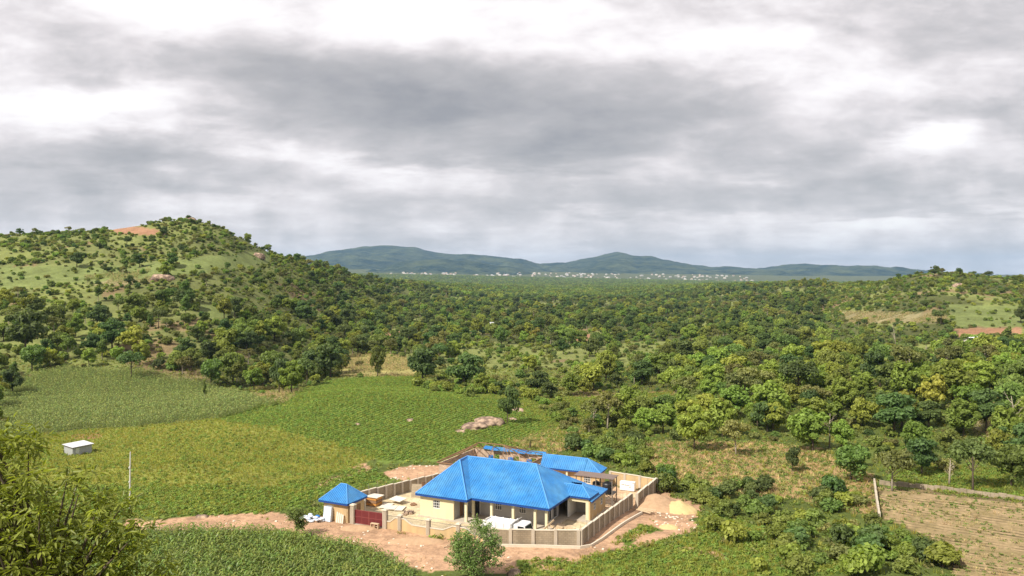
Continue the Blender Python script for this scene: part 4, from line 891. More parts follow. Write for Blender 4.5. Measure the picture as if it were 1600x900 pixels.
def trunk_mesh(name, m, seed, hgt, r, ctr, nl=6, lean=.05):
    rg = random.Random(seed); mb = MB(); top = (rg.uniform(-lean, lean) * hgt, rg.uniform(-lean, lean) * hgt, hgt)
    pts = [(0, 0, -.4), (top[0] * .2, top[1] * .3, hgt * .3), (top[0] * .7, top[1] * .5, hgt * .65), top]
    mb.tube(pts, [r * 1.35, r, r * .8, r * .55], 7)
    order = sorted(range(len(ctr)), key=lambda i: ctr[i][2])
    for i in [order[int(k * (len(order) - 1) / max(nl - 1, 1))] for k in range(min(nl, len(order)))]:
        c = ctr[i]; f = min(.95, max(.35, (c[2] * .55) / hgt)); s = (top[0] * f, top[1] * f, hgt * f)
        mid = (s[0] * .5 + c[0] * .5, s[1] * .5 + c[1] * .5, s[2] * .45 + c[2] * .55 + .2)
        mb.tube([s, mid, (c[0], c[1], c[2])], [r * .5, r * .33, r * .12], 5, False)
    return mb.mesh(name, m, True)
def make_tree(name, seed, hgt, rx, leafm, lobes, per, leaf, trunk_h=None, rz=None, barkm='bark', lobe_r=.42, flat=1.0, tr=.18, low=-.92, hollow=.5):
    rz = rz or hgt * .45; zc = hgt - rz
    cm, ctr = crown_mesh('crown', LM[leafm], seed, rx, rx * .92, rz, zc, lobes, per, leaf, lobe_r, flat, hollow, low)
    tm = trunk_mesh('trunk', M[barkm], seed, trunk_h or zc, tr, ctr)
    return dict(name=name, crown=cm, trunk=tm, h=hgt, look=leafm)
# species: mean height in the mesh, scaled per tree
SPEC = [
    make_tree('round_tree', 11, 8.5, 3.6, 'mid', 26, 130, .42),
    make_tree('dark_tree', 12, 9.5, 4.0, 'dark', 30, 130, .45),
    make_tree('leafy_tree', 13, 8.0, 3.9, 'bright', 24, 130, .48, lobe_r=.45),
    make_tree('slender_tree', 14, 10.0, 2.4, 'mid', 24, 110, .40, rz=4.2, lobe_r=.5, barkm='barklt'),
    make_tree('open_tree', 15, 8.2, 4.2, 'olive', 20, 80, .38, rz=2.8, lobe_r=.36, barkm='barklt', low=-.3, trunk_h=5.6),
    make_tree('flat_topped_tree', 16, 9.0, 4.8, 'dark', 20, 110, .42, rz=2.2, low=-.2, trunk_h=7),
    make_tree('lime_tree', 17, 7.0, 3.2, 'lime', 18, 110, .42),
    make_tree('leafy_tree', 18, 9.0, 3.5, 'bright', 26, 125, .44, rz=4),
]
SHRUB = []
for k, (h_, r_, lm_, lo, pe, lf) in enumerate([(2.6, 1.9, 'mid', 12, 85, .34), (2.2, 1.8, 'bright', 11, 85, .32), (3.2, 2.1, 'dark', 14, 90, .34), (1.8, 1.6, 'olive', 10, 70, .28), (2.4, 2.0, 'weed', 12, 80, .36)]):
    cm, ctr = crown_mesh('foliage', LM[lm_], 40 + k, r_, r_ * .9, h_ * .55, h_ * .45, lo, pe, lf, .5, 1, .4, -.6)
    mb = MB()
    for c in ctr[:5]: mb.tube([(0, 0, -.2), (c[0] * .5, c[1] * .5, c[2] * .6), (c[0], c[1], c[2])], [.07, .05, .02], 5, False)
    SHRUB.append(dict(crown=cm, stem=mb.mesh('stem', M['bark'], True), h=h_, look=lm_))

def tuft(name, m, seed, n, h, spread, w, curve=.4):
    rg = np.random.default_rng(seed); V = []; Fq = []
    for k in range(n):
        t_ = rg.uniform(0, 6.28); d = np.array([math.cos(t_), math.sin(t_), 0]); s = np.array([-d[1], d[0], 0]) * w * rg.uniform(.6, 1.2); p = d * rg.uniform(0, spread * .5) + np.array([0, 0, -.05])
        hh = h * rg.uniform(.5, 1.1); o = rg.uniform(.2, 1) * curve * hh; i0 = len(V)
        V += [p - s, p + s, p + d * o * .4 + s * .8 + [0, 0, hh * .65], p + d * o * .4 - s * .8 + [0, 0, hh * .65], p + d * o + [0, 0, hh]]
        Fq += [(i0, i0 + 1, i0 + 2, i0 + 3), (i0 + 3, i0 + 2, i0 + 4)]
    me = bpy.data.meshes.new(name); me.from_pydata([tuple(map(float, q)) for q in V], [], Fq); me.materials.append(m); return me
def clump(name, m, seed, n, r, h, leaf):
    rg = np.random.default_rng(seed); d = unit(rg, n); d[:, 2] = np.abs(d[:, 2]); c = d * np.array([r, r, h]) * rg.uniform(.4, 1, (n, 1)) + np.array([0, 0, .02])
    v, f = leaf_quads(c, d + rg.normal(size=(n, 3)) * .6 + [0, 0, .5], leaf, rg); return np_mesh(name, v, f, m)
def maize(name, m, seed, h=1.9, n=9, lw=.075):
    rg = np.random.default_rng(seed); mb = MB().tube([(0, 0, -.1), (0, 0, h * .6), (.03, 0, h)], [.025, .02, .01], 4, False)
    for k in range(n):
        t_ = k * 2.6 + rg.uniform(-.4, .4); d = np.array([math.cos(t_), math.sin(t_), 0]); s = np.array([-d[1], d[0], 0]) * lw; z = h * (.15 + .8 * k / n); L = h * rg.uniform(.34, .5)
        pr = [(0, 0, .25), (.35, .3, 1), (.75, .22, .8), (1.0, -.1, .12)]; i0 = len(mb.v)
        for (a_, b_, w_) in pr: q = d * L * a_ + np.array([0, 0, z + L * b_]); mb.v += [tuple(q - s * w_), tuple(q + s * w_)]
        for q in range(3): mb.f.append((i0 + 2 * q, i0 + 2 * q + 1, i0 + 2 * q + 3, i0 + 2 * q + 2))
    return mb.mesh(name, m)

_sc = 0
def scatter(name, protos, pts, rot, scl, idx, label=None, cat=None):
    # protos: list of lists of meshes; a mass nobody could count, one object
    global _sc; _sc += 1
    c = bpy.data.collections.new('proto_%d' % _sc)
    for k, meshes in enumerate(protos):
        if len(meshes) == 1: o = bpy.data.objects.new('proto_%d_%02d' % (_sc, k), meshes[0])
        else:
            vs = []; fs = []; mi = []; off = 0; me = bpy.data.meshes.new('p')
            for q, m in enumerate(meshes):
                me.materials.append(m.materials[0]); co = np.empty(len(m.vertices) * 3, np.float32); m.vertices.foreach_get('co', co); vs.append(co.reshape(-1, 3))
                fs += [tuple(i + off for i in p.vertices) for p in m.polygons]; mi += [q] * len(m.polygons); off += len(m.vertices)
            me.from_pydata(np.vstack(vs).tolist(), [], fs); me.polygons.foreach_set('material_index', mi); o = bpy.data.objects.new('proto_%d_%02d' % (_sc, k), me)
        c.objects.link(o)
    me = bpy.data.meshes.new(name); me.vertices.add(len(pts)); me.vertices.foreach_set('co', np.ascontiguousarray(pts, np.float32).ravel())
    for an, ty, da in (('rot', 'FLOAT', rot), ('scl', 'FLOAT', scl), ('idx', 'INT', idx)):
        a_ = me.attributes.new(an, ty, 'POINT'); a_.data.foreach_set('value', np.ascontiguousarray(da, np.int32 if ty == 'INT' else np.float32))
    ob = bpy.data.objects.new(name, me); COL.objects.link(ob)
    g = bpy.data.node_groups.new(name, 'GeometryNodeTree'); g.interface.new_socket('Geometry', in_out='INPUT', socket_type='NodeSocketGeometry'); g.interface.new_socket('Geometry', in_out='OUTPUT', socket_type='NodeSocketGeometry')
    n = g.nodes; gi = n.new('NodeGroupInput'); go = n.new('NodeGroupOutput'); ip = n.new('GeometryNodeInstanceOnPoints'); ci = n.new('GeometryNodeCollectionInfo')
    ci.inputs['Collection'].default_value = c; ci.inputs['Separate Children'].default_value = True; ci.inputs['Reset Children'].default_value = True
    def na_(nm, ty):
        q = n.new('GeometryNodeInputNamedAttribute'); q.data_type = ty; q.inputs['Name'].default_value = nm; return q.outputs['Attribute']
    cx = n.new('ShaderNodeCombineXYZ'); g.links.new(na_('rot', 'FLOAT'), cx.inputs[2])
    g.links.new(gi.outputs[0], ip.inputs['Points']); g.links.new(ci.outputs[0], ip.inputs['Instance']); ip.inputs['Pick Instance'].default_value = True
    g.links.new(na_('idx', 'INT'), ip.inputs['Instance Index']); g.links.new(cx.outputs[0], ip.inputs['Rotation']); g.links.new(na_('scl', 'FLOAT'), ip.inputs['Scale']); g.links.new(ip.outputs[0], go.inputs[0])
    md = ob.modifiers.new('scatter', 'NODES'); md.node_group = g
    return tag(ob, label, cat, kind='stuff')
def field(polys, spacing, rmax=400, jit=.5, seed=1, rows=None, edge=6.5, rmin=40):
    # points spread over the ground inside outlines
    rg = np.random.default_rng(seed)
    allu = [p[0] for P in polys for p in P]; tmin, tmax = (min(allu) - 800 - 30) / F, (max(allu) - 800 + 30) / F
    vmin, vmax = min(p[1] for P in polys for p in P), max(p[1] for P in polys for p in P)
    y0, y1 = max(rmin, 28 / max((vmax + 12 - HZ) / F, .01) * .8), min(rmax, 46 / max((vmin - 8 - HZ) / F, .005))
    xs0, xs1 = min(tmin * y1, tmin * y0), max(tmax * y1, tmax * y0)
    if rows is None: gx, gy = np.meshgrid(np.arange(xs0, xs1, spacing), np.arange(y0, y1, spacing)); 
    else:
        c_, s_ = math.cos(rows), math.sin(rows); D = max(y1, abs(xs0), abs(xs1)) * 1.5; sp2 = spacing * 1.5
        ga, gb = np.meshgrid(np.arange(-D, D, spacing * .7), np.arange(-D, D, sp2)); gx, gy = ga * c_ - gb * s_, ga * s_ + gb * c_
    gx = gx.ravel(); gy = gy.ravel(); m = (gy > y0) & (gy < y1) & (gx > xs0) & (gx < xs1); gx, gy = gx[m], gy[m]
    j = jit if rows is None else .18
    gx = gx + rg.uniform(-j, j, len(gx)) * spacing; gy = gy + rg.uniform(-j, j, len(gy)) * spacing
    z = hz(gx, gy); u, v = to_px(gx, gy, z); pm_ = F / np.hypot(gx, gy)
    u2 = u + fbm(gx / 6, gy / 6, 131) * edge * pm_; v2 = v + fbm(gx / 6, gy / 6, 151) * edge * pm_ * .25
    m = np.zeros(len(gx), bool)
    for P in polys: m |= inpoly(u2, v2, P)
    return gx[m], gy[m], z[m], u[m], v[m]
def plant(name, protos, g, smin, smax, label, seed=3, cat=None, keep=None):
    x, y, z, u, v = g; rg = np.random.default_rng(seed)
    m = np.ones(len(x), bool) if keep is None else keep
    x, y, z = x[m], y[m], z[m]; k = len(x)
    return scatter(name, protos, np.stack([x, y, z], -1), rg.uniform(0, 6.28, k), rg.uniform(smin, smax, k), rg.integers(0, len(protos), k), label, cat)
def outside_compound(g, mg=.6):
    a, b = w2l(g[0], g[1]); P = [(-31.5, -10.2), (-24, -9), (-9, -6.5), (-2, -8.6), (7, -7.4), (8.7, 0), (8.4, 18), (7.6, 32), (-12, 36), (-31, 36), (-31.3, -1)]
    return ~inpoly(a, b, P)
def patchy(g, s, thr, seed): return fbm(g[0] / s, g[1] / s, seed) > thr

# ------------------------------------------------------------------ ground covers
T_g = [[tuft('g', LM['grass'], 60 + k, 13, .55, .55, .035, .6)] for k in range(3)]
T_w = [[clump('w', LM['weed'], 70 + k, 26, .42, .38, .17)] for k in range(3)]
T_b = [[clump('b', LM['bean'], 80 + k, 24, .36, .34, .15)] for k in range(3)]
T_d = [[tuft('d', LM['dry'], 90 + k, 10, .6, .7, .03, .9)] for k in range(2)] + [[clump('dg', LM['drygreen'], 95, 22, .45, .35, .16)], [clump('dw', LM['mid'], 96, 22, .45, .4, .17)]]
T_m = [[maize('m', LM['maize'], 100 + k, 1.75)] for k in range(3)]; T_mf = [[maize('mf', LM['maizefar'], 110 + k, 1.6, 7, .095)] for k in range(3)]
T_y = [[maize('y', LM['dry'], 120, 1.2, 6, .09)], [clump('yg', LM['drygreen'], 121, 20, .5, .5, .2)]]
g = field(MAIZE, .62, 140, seed=1, rows=.5, edge=1.0); plant('maize_crop', T_m, g, .75, 1.2, 'dense maize crop filling the field at the bottom left', 1, 'maize')
g = field(MAIZE_FAR, .8, 330, seed=2, rows=.9); plant('maize_crop', T_mf, g, .75, 1.15, 'blue-green maize field in the left middle distance', 2, 'maize')
g = field(MOUND, .72, 330, seed=3, rows=1.15); k_ = outside_compound(g); plant('bean_crop', T_b + T_w[:1], g, .7, 1.35, 'low green crop in rows over the mound behind the gatehouse', 3, 'crop', k_)
g = field(MEADOW, .62, 240, seed=4); plant('meadow_grass', T_g + T_w[:1], g, .5, 1.15, 'olive meadow grass left of the compound', 4, 'grass', patchy(g, 9, -.40, 301))
g = field(MEADOW, 1.9, 240, seed=14); plant('weed_patches', T_w + [[maize('sm', LM['lime'], 130, .9, 6, .07)]], g, .7, 1.5, 'darker weed clumps through the meadow', 5, 'weeds', patchy(g, 13, .02, 305) & outside_compound(g))
g = field(LUSH + GRASSR + TUFT_IN_DIRT, .55, 300, seed=6); plant('lush_grass', T_w + T_g[:2] + T_b[:1], g, .5, 1.3, 'bright green grass and weeds round the lower right of compound', 6, 'grass', outside_compound(g))
g = field(DRY, .8, 320, seed=7, rows=2.3); plant('dry_stubble', T_d, g, .6, 1.3, 'dry straw and stubble on the slope behind the compound', 7, 'stubble', outside_compound(g))
g = field(PLOT, .8, 200, seed=8); plant('plot_weeds', T_d[1:], g, .35, .95, 'scattered weeds in the ploughed plot', 8, 'weeds', patchy(g, 5, -.10, 311))
g = field(YELLOW + PALEF, 1.0, 700, seed=9, rows=.4); plant('yellowing_crop', T_y, g, .7, 1.2, 'yellowing rows of crop among the trees', 9, 'crop', patchy(g, 10, -.12, 317))
g = field([DIRT[0]], 1.6, 160, seed=10); plant('track_weeds', T_w + T_g[:1], g, .3, .8, 'stray weeds on the dirt track', 10, 'weeds', patchy(g, 5, .2, 321) & outside_compound(g))
def clod(seed):
    rg_ = np.random.default_rng(seed); m = MB(); P_ = unit(rg_, 8) * rg_.uniform(.7, 1.1, (8, 1)) * [.5, .4, .28]
    m.lathe([(.3, -.1), (.5, .02), (.38, .2), (.12, .28)], 6); m.v = [(a + rg_.uniform(-.1, .1), b * .8 + rg_.uniform(-.1, .1), c + rg_.uniform(-.05, .05)) for a, b, c in m.v]; return [m.mesh('clod', M['soil' if seed % 2 else 'coping'])]
CL = [clod(700 + k) for k in range(4)]
g = field(DIRT, .75, 170, seed=12, edge=1.5); kk_ = patchy(g, 3.5, .07, 331); rgc = np.random.default_rng(4)
ac, bc = w2l(g[0], g[1]); kk_ &= (rgc.random(len(kk_)) < .8) & ~inpoly(ac, bc, COMP)
plant('stones_and_clods', CL, g, .12, .55, 'loose stones and clods of earth along the dirt track', 12, 'stones', kk_)
REST = [[(0, 560), (1600, 560), (1600, 900), (0, 900)]]
g = field(REST, 1.5, 330, seed=11)
covered = np.zeros(len(g[0]), bool)
for PS in (DIRT, MEADOW, MAIZE, MAIZE_FAR, MOUND, PLOT, YELLOW, GRASSR):
    for P in PS: covered |= inpoly(g[3], g[4], P)
plant('ground_weeds', T_w + T_g + [[clump('uw', LM['mid'], 140, 26, .6, .5, .2)], [clump('uo', LM['olive'], 141, 24, .6, .5, .2)]], g, .6, 1.6, 'mixed grass and weeds between shrubs and trees', 11, 'weeds', ~covered & outside_compound(g))
# ploughed ridges of the plot at the right
fr = MB(); rgf = random.Random(3)
xa, ya, _ = ground(1372, 762); xb, yb, _ = ground(1600, 789); dd = Vector((xb - xa, yb - ya, 0)).normalized(); nn = Vector((dd.y, -dd.x, 0))
seg = []
for k in range(44):
    o = Vector((xa, ya, 0)) + nn * (k * 1.05 + .6); L = 0; pts = []
    while L < 46:
        p = o + dd * L + nn * (.35 * math.sin(L * .21 + k)); z_ = hz1(p.x, p.y); u_, v_ = to_px(p.x, p.y, z_)
        if inpoly(np.array([u_ - 2]), np.array([v_]), PLOT[0])[0]: pts.append((p, z_))
        elif len(pts) > 2: break
        L += 1.1
    for (p, z_), (q, zq) in zip(pts[:-1], pts[1:]):
        a_, b_ = p - nn * .26, p + nn * .26; c_, d_ = q - nn * .26, q + nn * .26; w1, w2 = .2 + rgf.uniform(-.06, .06), .2 + rgf.uniform(-.06, .06)
        fr.add([(a_.x, a_.y, z_ - .06), (p.x, p.y, z_ + w1), (b_.x, b_.y, z_ - .06), (c_.x, c_.y, zq - .06), (q.x, q.y, zq + w2), (d_.x, d_.y, zq - .06)], [(0, 1, 4, 3), (1, 2, 5, 4)])
print('furrow faces', len(fr.f))
tag(fr.build('furrow_ridges', M['furrow']), 'ploughed soil ridges inside the walled plot at the right', 'furrows', kind='stuff')

# ------------------------------------------------------------------ trees and shrubs one can tell apart
TREES = []                                                     # (x, y, z, spec, scale, rot, label, group)
def put_tree(spec, x, y, z, sc, rot, label, group=None, tilt=0.0):
    S = SPEC[spec]; o = empty(S['name'], (x, y, z), rot); o.scale = (sc[0], sc[0], sc[1])
    tag(o, label, 'tree', group)
    for nm in ('trunk', 'crown'):
        c = bpy.data.objects.new(nm, S[nm]); COL.objects.link(c); c.parent = o
    return o
def put_shrub(k, x, y, z, sc, rot, label, group=None, name='shrub'):
    S = SHRUB[k]; o = empty(name, (x, y, z), rot); o.scale = (sc, sc, sc * (.85 + .3 * ((k * 7 + int(x * 10)) % 5) / 5)); tag(o, label, 'shrub', group)
    for nm, me_ in (('stem', S['stem']), ('foliage', S['crown'])):
        c = bpy.data.objects.new(nm, me_); COL.objects.link(c); c.parent = o
    return o
HAND = [  # foot of the trunk in the photograph, height there in photo pixels, species, width factor, label
    (793, 662, 66, 1, .6, 'dark upright tree standing alone beside the pink rock outcrop'), (590, 588, 54, 0, .58, 'tall narrow tree with pale trunk at the edge of the yellow crop'),
    (516, 590, 60, 1, .8, 'dark tree at the left end of the yellow crop'), (436, 615, 62, 1, .75, 'dark oval tree on pale trunk at the corner of the maize field'),
    (330, 602, 44, 0, .9, 'rounded tree at the top of the maize field'), (320, 628, 34, 3, .35, 'thin dark sapling standing in the maize field'),
    (205, 592, 38, 5, 1.0, 'spreading low tree at the upper left of the maize field'), (210, 552, 40, 6, 1.1, 'yellow-green tree in the belt below the left hill'),
    (40, 556, 70, 1, .9, 'big dark tree near the left edge below the hill'), (20, 618, 40, 1, 1.0, 'dark bushy tree at the left edge beside the maize'),
    (1238, 738, 44, 1, .75, 'small dark tree alone on the dry slope'), (1330, 752, 60, 0, 1.0, 'broad tree at the right end of the dry slope'), (1085, 705, 75, 7, .9, 'tall leafy tree at the top left of the dry slope'),
    (1150, 712, 56, 4, .9, 'thin olive tree at the top of the dry slope'), (1394, 768, 62, 4, .9, 'grey-leaved tree on slim trunk above the plot wall'), (1520, 770, 70, 5, .9, 'dark spreading tree on the green patch behind the plot'),
    (1270, 706, 66, 2, 1, 'bright leafy tree above the middle of the dry slope'), (1440, 742, 60, 1, 1, 'dark round tree at the left end of the green patch'), (1580, 760, 64, 0, .9, 'round tree at the far right of the green patch'),
    (20, 364, 20, 5, 1.0, 'left of two flat-topped trees on the left skyline'), (48, 362, 22, 5, .9, 'right of two flat-topped trees on the left skyline'), (235, 347, 9, 3, .9, 'tiny tree on the hilltop skyline left of summit'),
    (1460, 432, 17, 1, .8, 'tallest dark tree on the right hill skyline'), (1500, 433, 12, 5, 1, 'flat tree right of the summit of the right hill'), (1545, 438, 12, 5, 1, 'last flat-topped tree on the right hill skyline'),
    (660, 600, 66, 1, 1.15, 'very dark broad tree at the right of the yellow crop'), (725, 608, 62, 1, 1.1, 'dark tree right of the broad dark one by the mound'),
    (270, 418, 24, 1, 1.0, 'rounded dark tree on the left hillside meadow'), (218, 418, 22, 1, 1.1, 'dark tree left of the rounded one on the hillside meadow'), (120, 418, 24, 1, 1.2, 'dark wide tree on the left hillside'), (560, 418, 13, 1, 1.2, 'dark tree on the right shoulder of the left hill'),
    (1470, 508, 20, 5, 1.2, 'lone spreading tree in the pale field of the right hill'), (1595, 505, 24, 1, 1, 'dark tree at the right edge by the red field'),
]
HXY = []
for k, (u, v, hp, sp, wf, lb) in enumerate(HAND):
    x, y, z = ground(u, v); hm_ = hp * math.hypot(x, y) / F; sc = hm_ / SPEC[sp]['h']
    put_tree(sp, x, y, z, (sc * wf, sc), k * 1.7, lb); HXY.append((x, y))
HXY = np.array(HXY)
CLEAR = MAIZE + MAIZE_FAR + MEADOW + MOUND + DRY + PLOT + YELLOW + DIRT + LUSH + GRASSR + RED + [[(440, 690), (720, 690), (1030, 740), (1120, 800), (1300, 880), (1300, 900), (0, 900), (0, 700)]] + [[(850, 660), (940, 690), (1010, 730), (900, 730), (840, 700)]]
rg = np.random.default_rng(77)
def grid_pts(y0, y1, sp, seed, tm=.72):
    r_ = np.random.default_rng(seed); gx, gy = np.meshgrid(np.arange(-tm * y1, tm * y1, sp), np.arange(y0, y1, sp)); gx = gx.ravel() + r_.uniform(-.5, .5, gx.size) * sp; gy = gy.ravel() + r_.uniform(-.5, .5, gy.size) * sp
    m = np.abs(gx) < tm * gy + 10; gx, gy = gx[m], gy[m]; z = hz(gx, gy); u, v = to_px(gx, gy, z); return gx, gy, z, u, v
def clear_mask(u, v, polys):
    m = np.zeros(len(u), bool)
    for P in polys: m |= inpoly(u, v, P)
    return m
x, y, z, u, v = grid_pts(130, 1300, 7.4, 5)
# how thickly trees stand there
hill_l = (u < 430 + (v - 380) * .9) & (v < 470)
hill_r = (u > 1290) & (v < 545)
dn = np.full(len(x), .62)
gl = fbm(x / 38, y / 70, 401, 3); dn = np.where(gl > .02, .20, dn); dn = np.where((gl > .12) & (y > 260), .04, dn)          # glades
dn = np.where(hill_l, .10, dn); dn = np.where(hill_r, .16, dn)
dn = np.where((u < 480) & (v >= 470) & (v < 600), np.where(v > 490, .5, .3), dn)
dn = np.where((u < 640) & (u > 430) & (v < 480), .34, dn)
dn = np.where(inpoly(u, v, [(880, 600), (1600, 560), (1600, 720), (1380, 740), (1250, 695), (1000, 700), (900, 640)]), .72, dn)
dn = np.where(inpoly(u, v, PALEF[0]) | inpoly(u, v, GREENF[1]) | inpoly(u, v, GREENF[0]) | inpoly(u, v, PALEF[1]), .03, dn)
dn = np.where((u > 960) & (v < 565) & (v > 452), dn * .62, dn); dn = np.where((u > 640) & (u <= 960) & (v < 540) & (v > 460), dn * .8, dn)
dn = np.where(clear_mask(u, v, CLEAR), 0, dn)
keep = (rg.random(len(x)) < dn) & (u > -60) & (u < 1660) & outside_compound((x, y))
for (hx, hy) in HXY: keep &= np.hypot(x - hx, y - hy) > 4.5
x, y, z, u, v = x[keep], y[keep], z[keep], u[keep], v[keep]; n = len(x)
right_wood = (u > 860) & (y < 330)
sp = rg.choice(8, n, p=[.24, .24, .14, .10, .08, .03, .03, .14]); spR = rg.choice(8, n, p=[.18, .10, .27, .05, .08, .02, .04, .26]); sp = np.where(right_wood, spR, sp)
sp = np.where(hill_l[keep] | hill_r[keep], rg.choice(8, n, p=[.35, .15, .15, 0, .28, .07, 0, 0]), sp)
sc = rg.choice([.5, .66, .8, .95, 1.12, 1.3], n, p=[.12, .2, .25, .22, .14, .07]) * rg.uniform(.9, 1.1, n) * np.where(hill_l[keep], .62, 1.0) * np.where(hill_r[keep], .6, 1.0); wf = rg.uniform(.85, 1.2, n); rt = rg.uniform(0, 6.28, n)
hgt = np.array([SPEC[k]['h'] for k in sp]) * sc
rank = np.argsort(-(hgt / np.hypot(x, y)) * ((u > 5) & (u < 1595)))
nI = 262
sel = rank[:nI]; rest = rank[nI:]
ORD = ['first', 'second', 'third', 'fourth', 'fifth', 'sixth', 'seventh', 'eighth', 'ninth', 'tenth', 'eleventh', 'twelfth', 'thirteenth', 'fourteenth', 'fifteenth', 'sixteenth']
LOOK = {'mid': 'mid-green', 'dark': 'dark green', 'bright': 'bright green', 'olive': 'olive', 'lime': 'yellow-green'}
zone = np.where(u[sel] < 480, 0, np.where(u[sel] < 860, 1, np.where(u[sel] < 1180, 2, 3)))
ZN = ['belt below the left hill', 'wood behind the mound', 'wood behind the compound', 'wood at the right']
for zn in range(4):
    ids = sel[zone == zn]; ids = ids[np.argsort(-v[ids])]
    for r0 in range(0, len(ids), 12):
        row = ids[r0:r0 + 12]; row = row[np.argsort(u[row])]; ri = r0 // 12
        for c0, i_ in enumerate(row):
            lb = '%s tree, %s from left, %s row of the %s' % (LOOK[SPEC[sp[i_]]['look']], ORD[c0], 'front' if ri == 0 else ORD[ri], ZN[zn])
            put_tree(int(sp[i_]), x[i_], y[i_], z[i_], (sc[i_] * wf[i_], sc[i_]), rt[i_], lb, 'trees of the ' + ZN[zn])
TP = [[S['trunk'], S['crown']] for S in SPEC]
scatter('woodland', TP, np.stack([x, y, z], -1)[rest], rt[rest], sc[rest], sp[rest], 'woodland of many trees across the valley behind', 'woodland')
def dead_tree(u, v, hp, label, seed):
    x0, y0, z0 = ground(u, v); h_ = hp * math.hypot(x0, y0) / F; rg_ = random.Random(seed); root = empty('bare_tree', (x0, y0, z0)); tag(root, label, 'tree', 'bare pale trees')
    lean = rg_.uniform(-.18, .18); MB().tube([(0, 0, -.4), (lean * h_ * .3, 0, h_ * .4), (lean * h_, .1, h_)], [.2, .15, .05], 6).build('trunk', M['barklt'], root, True)
    for k in range(9):
        f = .35 + .06 * k; a_ = rg_.random() * 6.28; L = h_ * rg_.uniform(.18, .36); p = Vector((lean * h_ * f, 0, h_ * f)); q = p + Vector((math.cos(a_) * L * .7, math.sin(a_) * L * .7, L * .75))
        MB().tube([p, p.lerp(q, .5) + Vector((0, 0, -.12 * L)), q], [.07, .05, .015], 5, False).tube([p.lerp(q, .55), p.lerp(q, .55) + Vector((math.cos(a_ + 1) * L * .35, math.sin(a_ + 1) * L * .35, L * .3))], [.035, .01], 4, False).build('branch', M['barklt'], root, True)
for k, (u_, v_, hp_, lb_) in enumerate([(1483, 758, 34, 'bent pale bare tree above the plot wall'), (1590, 690, 60, 'leaning bare pale tree at the right edge'), (1296, 700, 50, 'bare pale tree among bright trees above the dry slope'), (1400, 545, 34, 'forked bare pale tree in the right middle distance'), (1062, 640, 34, 'bare pale tree by the small green clearing'), (448, 606, 40, 'slanting pale bare trunk beside the maize corner tree')]): dead_tree(u_, v_, hp_, lb_, 800 + k)
# farther woods: small stands of trees down to the town
def stand(seed):
    rg_ = np.random.default_rng(seed); Vs = []; Fs = []; off = 0; 
    for k in range(5):
        c = np.array([rg_.uniform(-9, 9), rg_.uniform(-9, 9), 0]); r_ = rg_.uniform(3.2, 4.8); h_ = rg_.uniform(6.5, 10.5); kk = 150
        lobes = unit(rg_, 9) * np.array([r_ * .6, r_ * .6, h_ * .25]) + c + [0, 0, h_ * .62]; d = unit(rg_, kk); d[:, 2] = np.abs(d[:, 2]) * np.where(rg_.random(kk) < .8, 1, -1)
        q = lobes[rg_.integers(0, 9, kk)] + d * r_ * .48
        vv, ff = leaf_quads(q, d + rg_.normal(size=(kk, 3)) * .4 + [0, 0, .3], 1.15, rg_); Vs.append(vv); Fs.append(ff + off); off += len(vv)
    return [np_mesh('stand', np.vstack(Vs), np.vstack(Fs), LM[['mid', 'dark', 'mid', 'bright', 'dark'][seed % 5]])]
STANDS = [stand(500 + k) for k in range(6)]
gx, gy, gz, gu, gv = [np.concatenate(q) for q in zip(grid_pts(1290, 2600, 15, 6, .70), grid_pts(2600, 5400, 21, 7, .70))]
k_ = (gu > -40) & (gu < 1640) & (fbm(gx / 120, gy / 120, 411) < .22)
gx, gy, gz = gx[k_], gy[k_], gz[k_]; n = len(gx); print('stands', n)
scatter('far_woodland', STANDS, np.stack([gx, gy, gz], -1), rg.uniform(0, 6.28, n), rg.uniform(.75, 1.15, n), rg.integers(0, 6, n), 'far woodland reaching to the distant town', 'woodland')

# shrubs near the compound and along the plot
def shrub_zone(P, sp_, seed, kinds, s0, s1, zn, cap=60, name='shrub'):
    g = field([P], sp_, 320, seed=seed); rr = np.random.default_rng(seed); ok = outside_compound(g); ids = np.nonzero(ok)[0]
    if len(ids) > cap: ids = rr.choice(ids, cap, replace=False)
    ids = ids[np.argsort(-g[4][ids])]
    for r0 in range(0, len(ids), 12):
        row = ids[r0:r0 + 12]; row = row[np.argsort(g[3][row])]; ri = r0 // 12
        for c0, i_ in enumerate(row):
            k = int(rr.choice(kinds)); 
            put_shrub(k, g[0][i_], g[1][i_], g[2][i_], rr.uniform(s0, s1), rr.uniform(0, 6.28), '%s shrub, %s from left, %s row of %s' % ({'weed': 'fresh green'}.get(SHRUB[k]['look']) or LOOK[SHRUB[k]['look']], ORD[c0], 'front' if ri == 0 else ORD[ri], zn), 'shrubs of ' + zn)
shrub_zone([(895, 690), (950, 680), (1000, 700), (1040, 740), (1100, 770), (1130, 795), (1090, 790), (1040, 765), (1015, 752), (960, 728), (905, 715)], 3.4, 31, [0, 1, 4, 2, 0], .7, 1.2, 'thicket behind rear wall', 60)
shrub_zone([(1100, 775), (1180, 765), (1240, 790), (1250, 820), (1190, 830), (1120, 800)], 2.7, 32, [0, 2, 4, 1], .55, 1.0, 'bushes beside soil heap', 20)
shrub_zone([(1290, 770), (1370, 800), (1400, 830), (1470, 850), (1500, 900), (1320, 905), (1230, 860), (1260, 810)], 2.9, 33, [0, 0, 2, 1, 4, 3], .6, 1.25, 'bushes left of plot', 38)
shrub_zone([(1130, 830), (1240, 830), (1300, 880), (1300, 905), (1200, 900)], 2.6, 34, [0, 3, 4], .6, 1.0, 'scrub at bottom right', 12)
